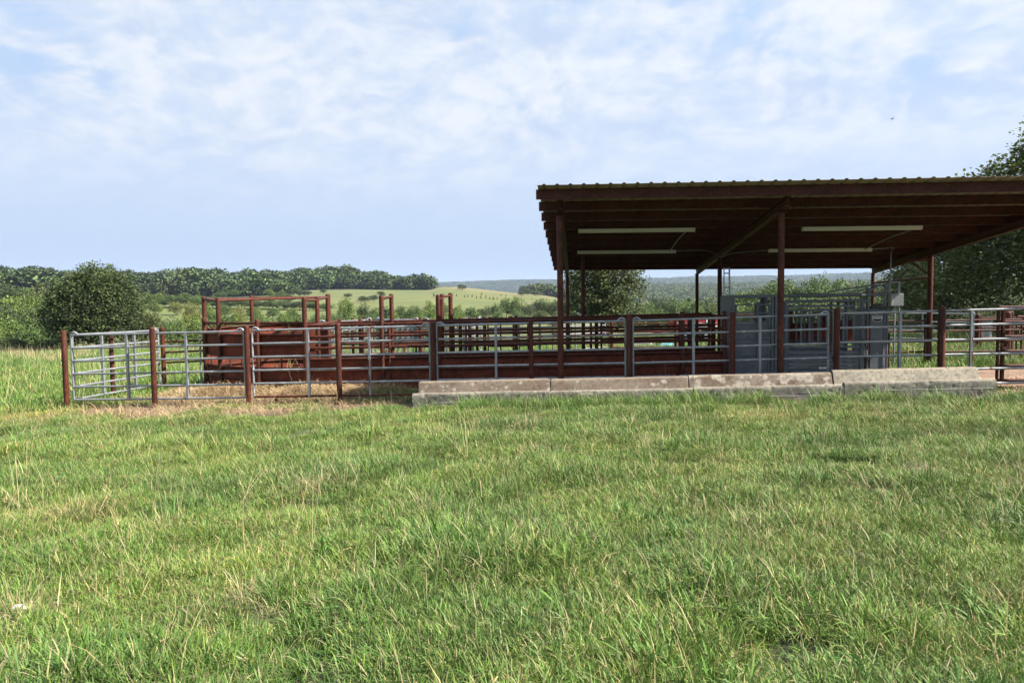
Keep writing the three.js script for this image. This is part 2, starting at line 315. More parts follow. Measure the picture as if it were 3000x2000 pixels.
tubeGate({ a: [-10.17, zR], b: [-6.53, zR], ya: 1.135, yb: 1.18, stays: [0.327, 0.67], mats: [G, G, G, G, G, G], label: 'galvanized six-rail gate at the left end of the front fence', group: 'galvanized gates of the front fence' });
tubeGate({ a: [-6.36, zR], b: [-2.81, zR], ya: 1.193, yb: 1.243, stays: [0.32, 0.665], mats: [GR, G, G, G, G, RR], label: 'galvanized gate with a rust-brown bottom rail in front of the tub', group: 'galvanized gates of the front fence' });
tubeGate({ a: [-2.68, zR], b: [0.905, zR], ya: 1.251, yb: 1.30, stays: [0.32, 0.655], mats: [GR, GR, G, G, G, G], label: 'galvanized gate with rust flakes on its top rails behind the feed bunk', group: 'galvanized gates of the front fence' });
tubeGate({ a: [1.04, zR], b: [4.55, zR], ya: 1.30, yb: 1.376, stays: [0.315, 0.655], mats: [G, G, G, G, GR, G], label: 'galvanized gate across the grey cage door', group: 'galvanized gates of the front fence' });
tubeGate({ a: [4.645, zR], b: [8.25, zR], ya: 1.39, yb: 1.446, stays: [0.316, 0.652], mats: [GR, G, G, G, GR, G], label: 'galvanized gate running out of the picture at the right', group: 'galvanized gates of the front fence', loops: [1, 0] });
// left side of the pen
tubeGate({ a: [-10.22, -12.95], b: [-10.1, -15.62], ya: 1.135, yb: 1.12, stays: [0.3, 0.68], mats: [G], label: 'sunlit galvanized gate running back from the left corner post', loops: [1, 1] });
fencePost(-10.36, -14.3, 1.165, 0.047, 'rust-red pipe post halfway along the left side gate', 'rust-red pipe posts of the pen side');
fencePost(-10.05, -15.72, 1.20, 0.052, 'rust-red pipe post at the back end of the left side gate', 'rust-red pipe posts of the pen side');
{ // short run of brown rails to the tub
  const t = thing('pipe_rail_fence', 'four rust-red pipe rails joining the side gate to the tub', 'fence', -10.0, H(-10, -15.8), -15.8);
  [0.83, 0.575, 0.325, 0.065].forEach((y) => part(t, 'rail', pipe(V(-10.05, y, -15.78), V(-9.02, y + 0.03, -15.92), 0.024), M.rust));
  part(t, 'end_post', capped(-9.12, H(-9.12, -15.75), -15.76, 1.34, 0.024, 12), M.galv);
}
{ // low brown stake and pin rail by the third post
  const t = thing('ground_stake', 'short rust-brown stake under the bottom rail beside the third post', 'stake', -5.95, H(-5.95, -12.9), -12.9);
  part(t, 'shaft', pipe(V(-5.95, H(-5.95, -12.9) - 0.1, -12.93), V(-5.95, -0.16, -12.93), 0.022), M.rust);
}
// chains that tie gate ends to posts
function chain(pts, r, label) {
  const c = new THREE.CatmullRomCurve3(pts), L = c.getLength(), n = Math.max(4, Math.round(L / (r * 3.3))), gs = [];
  for (let i = 0; i < n; i++) { const u = (i + 0.5) / n, p = c.getPointAt(u), d = c.getTangentAt(u), g = new THREE.TorusGeometry(r, r * 0.32, 5, 9); g.scale(1, 1.45, 1); if (i % 2) g.rotateY(Math.PI / 2); g.applyQuaternion(new THREE.Quaternion().setFromUnitVectors(UPV, d)); g.translate(p.x, p.y, p.z); gs.push(g); }
  single('chain', mergeGeometries(gs), M.rust, label, 'chain', 'chains on the gates');
}
chain([V(-4.32, 0.75, -14.42), V(-4.2, 0.66, -14.40), V(-4.06, 0.68, -14.42), V(-4.0, 0.76, -14.44)], 0.016, 'small chain looped round the tall post of the alley');
chain([V(4.58, 1.36, -12.80), V(4.56, 1.05, -12.79), V(4.57, 0.72, -12.79), V(4.6, 0.6, -12.8)], 0.018, 'rusty chain hanging on the gate end before the squeeze chute');
chain([V(0.86, 0.95, -12.82), V(0.9, 0.82, -12.81), V(0.97, 0.86, -12.72), V(1.03, 0.95, -12.82)], 0.016, 'rusty chain tying two gate ends to a post under the shed');
chain([V(7.48, 0.82, -12.82), V(7.52, 0.74, -12.82), V(7.58, 0.76, -12.84), V(7.62, 0.86, -12.9)], 0.017, 'chain between the brown gate and the galvanized gate at the right');

// ------------------------------------------------------------------ crowding tub
{
  const t = thing('crowding_tub', 'curved rust-red sheet-steel crowding tub with a tall overhead pipe frame', 'cattle tub', -7.5, H(-7.5, -15), -15);
  const cx = -5.9, cz = -18.68, R = 4.18, end = 0.843;
  const arc = (f, dr = 0) => V(cx - (R + dr) * Math.sin(f * end), 0, cz + (R + dr) * Math.cos(f * end));
  // curved sheets, a little ruffled, with thickness
  function sheet(fn, f0, f1, y0, y1, n, th = 0.006) {
    const pos = [], uv = [], idx = [];
    for (let s = 0; s < 2; s++) for (let i = 0; i <= n; i++) { const f = mix(f0, f1, i / n), p = fn(f, s ? -th : 0); for (const y of [y0(f), y1(f)]) { pos.push(p.x, y, p.z); uv.push(f * 3.6, y); } }
    const m = (n + 1) * 2;
    for (let i = 0; i < n; i++) { const a = i * 2; idx.push(a, a + 1, a + 3, a, a + 3, a + 2, m + a, m + a + 3, m + a + 1, m + a, m + a + 2, m + a + 3, a + 1, m + a + 1, m + a + 3, a + 1, m + a + 3, a + 3, a, m + a + 2, m + a, a, a + 2, m + a + 2); }
    const g = new THREE.BufferGeometry(); g.setAttribute('position', new THREE.Float32BufferAttribute(pos, 3)); g.setAttribute('uv', new THREE.Float32BufferAttribute(uv, 2)); g.setIndex(idx); const q = g.toNonIndexed(); q.computeVertexNormals(); return q;
  }
  const cuts = [0, 0.346, 0.74, 1];
  for (let k = 0; k < 3; k++) {
    part(t, 'side_sheet', sheet(arc, cuts[k] + 0.004, cuts[k + 1] - 0.004, () => 0.525, () => 1.03, 10), M.rustSheet);
    part(t, 'side_sheet', sheet(arc, cuts[k] + 0.004, cuts[k + 1] - 0.004, () => -0.34, () => 0.285, 10), M.rustSheet);
  }
  const ring = (y, r, f0 = 0, f1 = 1, dr = 0.03) => bent(Array.from({ length: 9 }, (_, i) => { const p = arc(mix(f0, f1, i / 8), dr); p.y = y; return p; }), r, 40, 8);
  for (const [y, r] of [[1.29, 0.03], [1.03, 0.026], [0.78, 0.02], [0.525, 0.02], [0.285, 0.022], [0.03, 0.022], [-0.24, 0.022]]) part(t, 'curved_rail', ring(y, r), M.rust);
  for (const f of [0.18, 0.5, 0.62, 0.9]) { const p = arc(f, 0); part(t, 'spacer', pipe(V(p.x, 0.285, p.z), V(p.x, 0.525, p.z), 0.018), M.rust); }
  // far wall, sunlit inside
  const far = new THREE.CatmullRomCurve3([V(-9.12, 0, -16.1), V(-8.95, 0, -16.75), V(-8.6, 0, -17.42), V(-7.85, 0, -18.02), V(-6.88, 0, -18.3)]);
  const fw = (f, o = 0) => { const p = far.getPoint(clamp(f)), d = far.getTangent(clamp(f)); return V(p.x - d.z * o, 0, p.z + d.x * o); };
  for (let k = 0; k < 4; k++) part(t, 'back_sheet', sheet(fw, k / 4 + 0.003, (k + 1) / 4 - 0.003, () => -0.42, (f) => mix(1.115, 1.19, f), 8), M.rustSheet);
  for (const y of [0.0, 0.02]) part(t, 'back_rail', bent(Array.from({ length: 9 }, (_, i) => { const p = fw(i / 8, 0.03); p.y = (y ? 0.2 : mix(1.13, 1.205, i / 8)); return p; }), 0.024, 40, 8), M.rust);
  for (const f of [0.25, 0.6, 0.8]) { const p = fw(f, -0.03); part(t, 'back_post', capped(p.x, H(p.x, p.z), p.z, 1.27 - H(p.x, p.z), 0.03, 12), M.rust); }
  // posts
  const posts = { short1: [-9.05, -15.86, 1.42, 0.054], tallA: [-9.22, -16.18, 1.94, 0.052], tallB: [-8.32, -15.2, 1.89, 0.052], short2: [-7.09, -14.6, 1.38, 0.052], tallD: [-5.93, -14.44, 1.86, 0.052], tallE: [-6.02, -15.42, 1.88, 0.05], tallC: [-8.64, -17.5, 1.97, 0.05], tallF: [-6.83, -18.25, 1.99, 0.05], tallG: [-6.93, -18.62, 2.0, 0.048] };
  for (const [k, [x, z, top, r]] of Object.entries(posts)) part(t, k.startsWith('tall') ? 'frame_post' : 'post', capped(x, H(x, z), z, top - H(x, z), r, 14), M.rust);
  const P = (k, dy) => V(posts[k][0], posts[k][2] - dy, posts[k][1]);
  for (const [a, b] of [['tallA', 'tallB'], ['tallB', 'tallF'], ['tallC', 'tallF'], ['tallD', 'tallE'], ['tallE', 'tallG'], ['tallA', 'tallC']]) part(t, 'overhead_bar', pipe(P(a, 0.075), P(b, 0.09), 0.03), M.rust);
  part(t, 'brace', pipe(V(-9.05, 1.33, -15.86), V(-8.32, 1.05, -15.2), 0.024), M.rust);
  for (const y of [1.28, 0.98, 0.72]) part(t, 'side_rail', bent([V(-5.93, y - 0.05, -14.5), V(-5.6, y - 0.01, -14.9), V(-5.5, y + 0.02, -15.3)], 0.026, 10, 8), M.rust);
  part(t, 'latch_pin', box(-6.2, -6.02, 0.34, 0.4, -14.42, -14.36, 0.01), M.rust);
}
// ------------------------------------------------------------------ working alley
{
  const t = thing('cattle_alley', 'long rust-red alley of pipe rails over solid sheet panels leading under the shed', 'cattle alley', -1.5, H(-1.5, -15), -15);
  const sl = (x) => 0.0122 * (x + 5.9);
  for (const [z, x0, x1, lift] of [[-14.5, -5.9, 3.05, 0], [-15.42, -5.5, 3.0, 0.03]]) {
    const xs = z > -15 ? [x0, -4.22, -2.97, -0.35, 2.19, x1] : [x0, -4.25, -2.87, -0.2, 2.3, x1];
    for (let i = 0; i < xs.length - 1; i++) {
      const a = xs[i] + 0.035, b = xs[i + 1] - 0.035;
      for (const [y, r] of [[1.226, 0.031], [0.975, 0.029], [0.727, 0.029], [0.482, 0.029], [0.225, 0.022]]) part(t, 'rail', pipe(V(a, y + lift + sl(a), z), V(b, y + lift + sl(b), z), r), M.rust);
      const g = box(a, b, -0.27, 0.482, z - 0.02, z - 0.013); const p = g.attributes.position; for (let k = 0; k < p.count; k++) p.setY(k, p.getY(k) + sl(p.getX(k)) + lift); part(t, 'side_sheet', g, M.rustSheet);
    }
    xs.forEach((x, i) => { if (i === 0 && z > -15) return; const tall = Math.abs(x + 4.22) < 0.1 || Math.abs(x + 2.95) < 0.12, y = H(x, z); const g = capped(x, y, z, (tall ? (z < -15 ? 1.92 : 1.87) : z < -15 ? 1.36 : i > 3 ? 1.44 : 1.33) - y, 0.05, 14); part(t, 'post', g, M.rust); });
  }
  part(t, 'post', capped(-2.975, H(-2.97, -14.9), -14.92, 1.89 - H(-2.97, -14.9), 0.045, 14), M.rust);
  part(t, 'post', capped(-4.06, H(-4.06, -14.5), -14.5, 1.27 - H(-4.06, -14.5), 0.034, 12), M.rust);
  part(t, 'post', capped(2.36, H(2.36, -14.5), -14.56, 1.40 - H(2.36, -14.5), 0.05, 12), M.rust);
  part(t, 'overhead_bar', pipe(V(-4.22, 1.79, -14.5), V(-4.25, 1.85, -15.42), 0.03), M.rust);
  part(t, 'overhead_bar', pipe(V(-2.97, 1.77, -14.5), V(-2.975, 1.78, -14.92), 0.03), M.rust);
  part(t, 'overhead_bar', pipe(V(-2.975, 1.82, -14.92), V(-2.87, 1.85, -15.42), 0.028), M.rust);
}
// ------------------------------------------------------------------ back pen: far posts and gates
const backPosts = [[-6.99, -19.6, 1.29, 0.034], [-6.64, -19.75, 1.31, 0.042], [-6.24, -19.6, 1.32, 0.036], [-5.93, -19.2, 1.28, 0.036], [-5.13, -19.9, 1.29, 0.036], [-4.72, -19.7, 1.26, 0.03], [-4.55, -19.6, 1.29, 0.052], [-3.36, -19.6, 1.25, 0.042], [-3.05, -19.3, 1.28, 0.052], [-2.9, -19.7, 1.28, 0.042], [-2.65, -19.5, 1.305, 0.05], [-1.75, -19.6, 1.305, 0.055]];
const ordinals = ['first', 'second', 'third', 'fourth', 'fifth', 'sixth', 'seventh', 'eighth', 'ninth', 'tenth', 'eleventh', 'twelfth', 'thirteenth', 'fourteenth'];
backPosts.forEach(([x, z, top, r], i) => fencePost(x, z, top, r, `rust-red post of the back pen seen over the alley, ${ordinals[i]} from the left`, 'posts of the back pen'));
const many = (n) => Array.from({ length: n }, (_, i) => (i + 1) / (n + 1));
const bright = M.galv;
tubeGate({ a: [-7.35, -18.95], b: [-6.0, -19.55], ya: 1.19, yb: 1.235, stays: many(6), mats: [bright], label: 'galvanized gate of the back pen right behind the tub frame', group: 'galvanized gates of the back pen', loops: [1, 1], seg: 8 });
tubeGate({ a: [-5.9, -19.6], b: [-4.62, -19.62], ya: 1.235, yb: 1.215, stays: many(7), mats: [bright], label: 'galvanized gate of the back pen seen between two tall alley frames', group: 'galvanized gates of the back pen', seg: 8 });
tubeGate({ a: [-4.46, -19.62], b: [-3.1, -19.5], ya: 1.21, yb: 1.19, stays: many(5), mats: [GR], label: 'short galvanized gate of the back pen left of the receding white gate', group: 'galvanized gates of the back pen', seg: 8 });
tubeGate({ a: [-3.36, -19.3], b: [-3.15, -22.2], ya: 1.17, yb: 1.20, stays: many(4), mats: [bright], label: 'sunlit galvanized gate running back inside the back pen', group: 'galvanized gates of the back pen', seg: 8 });
tubeGate({ a: [-2.56, -19.6], b: [-1.83, -19.62], ya: 1.21, yb: 1.215, stays: many(1), mats: [RR, G, G, RR], label: 'short rust-topped gate of the back pen left of a thick post', group: 'galvanized gates of the back pen', seg: 8 });
tubeGate({ a: [-1.66, -19.6], b: [1.02, -24.7], ya: 1.215, yb: 1.10, stays: many(4), mats: [G], label: 'long galvanized gate of the back pen behind the front left shed column', group: 'galvanized gates of the back pen', seg: 8 });
tubeGate({ a: [-0.9, -25.3], b: [1.18, -25.2], ya: 1.11, yb: 1.10, h: 1.2, n: 5, stays: many(2), mats: [RR], name: 'pipe_gate', label: 'brown pipe gate far behind the front left shed column', group: 'brown gates of the back pen', seg: 8 });
// a line of brown gates close behind the alley
[[-5.35, -3.05, 'first'], [-2.75, 0.35, 'second'], [0.6, 3.2, 'third']].forEach(([x0, x1, o], i) => tubeGate({ a: [x0, -16.7 - 0.1 * i], b: [x1, -16.75 - 0.1 * i], ya: 1.17 + 0.03 * i, yb: 1.19 + 0.03 * i, h: 1.06, n: 5, stays: i === 1 ? [0.5] : [], mats: [RR], name: 'pipe_gate', label: `brown pipe gate close behind the alley, ${o} from the left`, group: 'brown gates behind the alley', loops: [0, 0], r: 0.026, seg: 8 }));
[-5.45, -2.9, 0.48, 3.3].forEach((x, i) => fencePost(x, -16.78 - 0.05 * i, 1.33, 0.045, `rust-red post of the brown gate line behind the alley, ${ordinals[i]} from the left`, 'posts behind the alley'));
// brown fence at the back under the shed
{
  const t = thing('pipe_rail_fence', 'sunlit red pipe fence seen low between alley rails under the shed', 'fence', 1.26, H(1.26, -25), -25);
  for (const y of [1.15, 0.86, 0.565, 0.28, 0.0]) part(t, 'rail', pipe(V(1.26, y + 0.01, -25), V(3.55, y, -25), 0.028, 8), M.rust);
  for (const [x, top, z] of [[1.26, 1.2, -25], [3.55, 1.19, -25], [4.02, 1.23, -25], [4.73, 1.22, -25], [3.75, 1.2, -25.4]]) part(t, 'post', capped(x, H(x, z), z, top - H(x, z), 0.06, 12), M.rust);
  for (const y of [1.15, 0.86, 0.565, 0.28]) part(t, 'rail', pipe(V(3.55, y, -25), V(6.4, y - 0.01, -25), 0.028, 8), y === 0.86 ? M.galv : M.rust);
}
// sheeted brown fence seen through the chute bars
{
  const t = thing('sheeted_pipe_fence', 'rust-red sheeted pipe fence seen through the bars of the squeeze chute', 'fence', 5.4, H(5.4, -17), -17);
  for (const y of [1.06, 0.62, 0.42, 0.2]) part(t, 'rail', pipe(V(4.3, y, -17), V(7.0, y, -17), 0.03, 8), M.rust);
  part(t, 'side_sheet', box(4.32, 6.98, 0.64, 1.04, -17.03, -17.02), M.rustSheet);
  for (const x of [4.35, 5.15, 5.95, 6.95]) part(t, 'post', capped(x, H(x, -17.1), -17.1, 1.42 - H(x, -17.1), 0.055, 12), M.rust);
}
// right-hand pens
tubeGate({ a: [6.62, -18], b: [8.70, -18], ya: 1.085, yb: 1.08, h: 1.04, n: 5, stays: [], mats: [RR], name: 'pipe_gate', label: 'brown five-rail pipe gate left of the shed side column', group: 'brown pipe gates right of the chute', loops: [0, 0], r: 0.026 });
tubeGate({ a: [8.97, -17.9], b: [11.0, -18.05], ya: 1.085, yb: 1.09, h: 1.04, n: 5, stays: [], mats: [RR], name: 'pipe_gate', label: 'brown five-rail pipe gate right of the shed side column', group: 'brown pipe gates right of the chute', loops: [0, 0], r: 0.026 });
tubeGate({ a: [9.7, -24.2], b: [12.6, -23.0], ya: 1.17, yb: 1.13, h: 1.1, n: 5, stays: [0.12, 0.55], mats: [G], label: 'galvanized five-rail gate in the grass beyond the brown gates', group: 'galvanized gates behind the chute', seg: 8 });
tubeGate({ a: [12.8, -23.0], b: [16.2, -23.4], ya: 1.0, yb: 0.98, h: 0.95, n: 4, stays: [0.5], mats: [RR], name: 'pipe_gate', label: 'dark brown pipe gate by the white gravel behind the right pens', group: 'brown pipe gates right of the chute', loops: [0, 0], seg: 8 });
fencePost(12.7, -23.0, 1.13, 0.075, 'thick weathered post between the far galvanized gate and the gravel', 'posts of the right pens');
fencePost(9.9, -24.6, 1.1, 0.06, 'rust-red post beside the far galvanized gate', 'posts of the right pens');
fencePost(11.2, -18.95, 1.28, 0.085, 'thick rust-red post behind the brown gate at the right edge', 'posts of the right pens');
fencePost(11.55, -19.4, 1.28, 0.07, 'rust-red post just right of the thick post at the right edge', 'posts of the right pens');
tubeGate({ a: [7.52, -12.99], b: [10.4, -13.1], ya: 1.47, yb: 1.45, stays: [0.028, 0.6], mats: [RR], endMat: RR, name: 'pipe_gate', label: 'brown six-rail pipe gate standing behind the fence at the right edge', group: 'brown pipe gates right of the chute', loops: [0, 0], r: 0.027 });
tubeGate({ a: [11.7, -19.4], b: [16.5, -20.2], ya: 1.13, yb: 1.1, h: 1.1, n: 5, stays: [0.5], mats: [RR], name: 'pipe_gate', label: 'brown pipe gate running out at the right edge in the back', group: 'brown pipe gates right of the chute', loops: [0, 0], seg: 8 });
{ // pole with a meter socket beyond
  const t = thing('water_hydrant', 'pale stub pipe by the far gates under the dark trees', 'hydrant', 15.2, H(15.2, -27), -27);
  part(t, 'stem', pipe(V(15.2, H(15.2, -27) - 0.1, -27), V(15.2, 0.75, -27), 0.2), M.galv); part(t, 'cap', pipe(V(15.2, 0.75, -27), V(15.2, 0.85, -27), 0.23), M.galv);
}
{ // red implement far behind
  const t = thing('farm_trailer', 'red farm trailer with white trim, mostly hidden behind the back fence', 'trailer', 5.1, H(5.1, -31), -31);
  part(t, 'bed', box(4.2, 6.1, 0.42, 0.95, -31.6, -30.4, 0.03), M.red); part(t, 'stripe', box(4.2, 6.1, 0.52, 0.58, -30.398, -30.392), M.white);
  part(t, 'end_board', box(5.62, 5.95, 0.70, 0.86, -30.398, -30.39), M.white);
  for (const x of [4.7, 5.7]) { const w = part(t, 'wheel', new THREE.CylinderGeometry(0.36, 0.36, 0.2, 20).rotateX(Math.PI / 2).translate(x, H(x, -31) + 0.35, -30.6), M.black); const p = t.position; const hub = shade(new THREE.Mesh(new THREE.CylinderGeometry(0.16, 0.16, 0.22, 14).rotateX(Math.PI / 2).translate(x - p.x, H(x, -31) + 0.35 - p.y, -30.6 - p.z), M.white)); hub.name = 'hub'; w.add(hub); }
  part(t, 'hitch', beam(V(4.2, 0.4, -31), V(3.3, 0.2, -31), 0.08, 0.08), M.red);
}
single('board_pile', mergeGeometries([0, 1, 2, 3].map((i) => box(2.3 + i * 0.06, 3.35 - i * 0.09, H(2.8, -29) + 0.05 + i * 0.05, H(2.8, -29) + 0.09 + i * 0.05, -29.3, -28.9).rotateY(0))), M.lime, 'low stack of pale boards lying in the grass behind the alley', 'boards');
{ const g = new THREE.SphereGeometry(0.32, 14, 10); g.scale(1.2, 0.35, 0.8); const p = g.attributes.position; for (let i = 0; i < p.count; i++) p.setY(i, p.getY(i) * (1 + 0.5 * noise(p.getX(i) * 6, p.getZ(i) * 6))); g.computeVertexNormals(); g.translate(3.75, H(3.75, -29) + 0.1, -29); single('tarp', g, M.blue, 'crumpled pale blue tarp on the grass behind the alley', 'tarp'); }

// ------------------------------------------------------------------ concrete feed bunk, four cast sections
{
  const prof2 = [[-11.90, -0.30], [-11.90, 0.215], [-11.905, 0.245], [-11.925, 0.268], [-11.955, 0.275], [-11.985, 0.268], [-12.005, 0.245], [-12.02, 0.21], [-12.06, 0.10], [-12.13, 0.055], [-12.22, 0.06], [-12.30, 0.10], [-12.37, 0.20], [-12.43, 0.36], [-12.445, 0.395], [-12.46, 0.412], [-12.49, 0.42], [-12.56, 0.42], [-12.585, 0.41], [-12.60, 0.38], [-12.60, -0.30]];
  const inner = (k) => k >= 5 && k <= 14, N = 60;
  const ends = [-2.95, -0.485, 1.99, 4.475, 6.9];
  const words = ['brown-stained concrete feed bunk section at the left end', 'brown concrete feed bunk section in front of the left shed column', 'lichen-spotted brown concrete feed bunk section in the middle of the row', 'pale clean concrete feed bunk section at the right end'];
  for (let s = 0; s < 4; s++) {
    const x0 = ends[s] + 0.008, x1 = ends[s + 1] - 0.008, r = rng(900 + s), dy = (s === 3 ? 0.042 : 0) + (r() - 0.5) * 0.012;
    const t = thing('feed_bunk', words[s], 'feed bunk', (x0 + x1) / 2, H((x0 + x1) / 2, -12.2), -12.2, 'sections of the concrete feed bunk');
    const pos = [], col = [], uv = [], idx = []; let acc = 0; const P = prof2.length;
    const lich = Array.from({ length: s === 2 ? 40 : s === 1 ? 16 : s === 0 ? 24 : 3 }, () => ({ x: x0 + r() * (x1 - x0), v: 1.08 + r() * 0.36, r: (0.014 + 0.034 * Math.pow(r(), 2)) * (s === 2 ? 2.1 : 1) }));
    const lens = [0]; for (let k = 1; k < P; k++) lens.push(lens[k - 1] + Math.hypot(prof2[k][0] - prof2[k - 1][0], prof2[k][1] - prof2[k - 1][1]));
    const fine = []; for (let k = 0; k < P - 1; k++) { const m = Math.max(1, Math.round((lens[k + 1] - lens[k]) / 0.02)); for (let j = 0; j < m; j++) { const f = j / m; fine.push([mix(prof2[k][0], prof2[k + 1][0], f), mix(prof2[k][1], prof2[k + 1][1], f), mix(lens[k], lens[k + 1], f), mix(k, k + 1, f)]); } } fine.push([...prof2[P - 1], lens[P - 1], P - 1]);
    const Q = fine.length, NX = 120;
    for (let i = 0; i <= NX; i++) {
      const x = mix(x0, x1, i / NX), e = Math.min(x - x0, x1 - x) < 0.012 ? 0.006 : 0;
      for (const [z, y, l, k] of fine) {
        const chip = Math.max(0, noise(x * 9 + s * 20, l * 14) - 0.33) * 0.03 + 0.003 * noise(x * 3 + s, l * 5);
        pos.push(x, y + 0.02 * x - 0.149 + dy - (k > 2 && k < 18 ? chip + e : 0), z - (k < 3 ? chip : 0));
        const st = smooth(-0.25, 0.35, fbm(x * 1.8 + s * 9, l * 4, 4)), sp = smooth(0.2, 0.45, noise(x * 26, l * 26));
        let c = k < 4.5 ? lerp3([0.42, 0.40, 0.36], [0.27, 0.26, 0.235], st) : s === 3 ? lerp3([0.56, 0.52, 0.44], [0.45, 0.42, 0.36], st) : lerp3([0.33, 0.28, 0.23], [0.21, 0.145, 0.105], st * (s === 2 ? 1.05 : 0.75));
        if (s < 2 && k > 5) c = lerp3(c, [0.36, 0.29, 0.24], smooth(-0.1, 0.4, fbm(x * 0.9 + 3, l * 1.5, 3)) * 0.8);
        if (k > 3 && k < 6) c = lerp3(c, [0.45, 0.36, 0.29], 0.6);
        if (k > 14.5) c = lerp3(c, [0.42, 0.35, 0.29], 0.7);
        c = lerp3(c, [0.12, 0.11, 0.10], sp * 0.45);
        for (const q of lich) { const dd = Math.hypot(x - q.x, l - q.v) / q.r * (1 + 0.45 * noise(x * 40, l * 40)); if (dd < 1 && k > 7) c = lerp3(c, [0.58, 0.55, 0.49], smooth(1, 0.75, dd) * (dd < 0.45 && q.r > 0.05 ? 0.6 : 0.95)); }
        col.push(...c); uv.push(x, l);
      }
    }
    for (let i = 0; i < NX; i++) for (let k = 0; k < Q - 1; k++) { const a = i * Q + k, b = a + 1, c = a + Q, d = c + 1; idx.push(a, c, d, a, d, b); }
    for (const i of [0, NX]) { const c = pos.length / 3, o = i * Q; for (let k = 0; k < Q; k++) { pos.push(pos[(o + k) * 3], pos[(o + k) * 3 + 1], pos[(o + k) * 3 + 2]); col.push(0.36, 0.34, 0.3); uv.push(fine[k][0], fine[k][1]); } const tri = THREE.ShapeUtils.triangulateShape(fine.map(([z, y]) => new THREE.Vector2(z, y)), []); for (const [a, b, d] of tri) i ? idx.push(c + a, c + b, c + d) : idx.push(c + a, c + d, c + b); }
    const g = new THREE.BufferGeometry(); g.setAttribute('position', new THREE.Float32BufferAttribute(pos, 3)); g.setAttribute('color', new THREE.Float32BufferAttribute(col, 3)); g.setAttribute('uv', new THREE.Float32BufferAttribute(uv, 2)); g.setIndex(idx); g.computeVertexNormals();
    part(t, 'trough', g, M.conc);
    if (s !== 1) { // pale seam of lime along the outer face
      const pts = [], n = 40, a = s === 3 ? 0.25 : 0.15, b = s === 3 ? 0.98 : s === 0 ? 0.5 : 0.95, gy = s === 3 ? 0.125 : 0.10;
      for (let i = 0; i <= n; i++) { const x = mix(x0, x1, mix(a, b, i / n)); pts.push(V(x, gy + 0.02 * x - 0.149 + dy + 0.008 * noise(x * 7, s * 3) + 0.01 * noise(x * 1.4, s), -11.898)); }
      const sg = bent(pts, 0.0032, 160, 5); const pp = sg.attributes.position; for (let i = 0; i < pp.count; i++) { pp.setZ(i, -11.9 + (pp.getZ(i) + 11.9) * 0.5); }
      part(t, 'lime_seam', sg, M.lime);
    }
  }
}

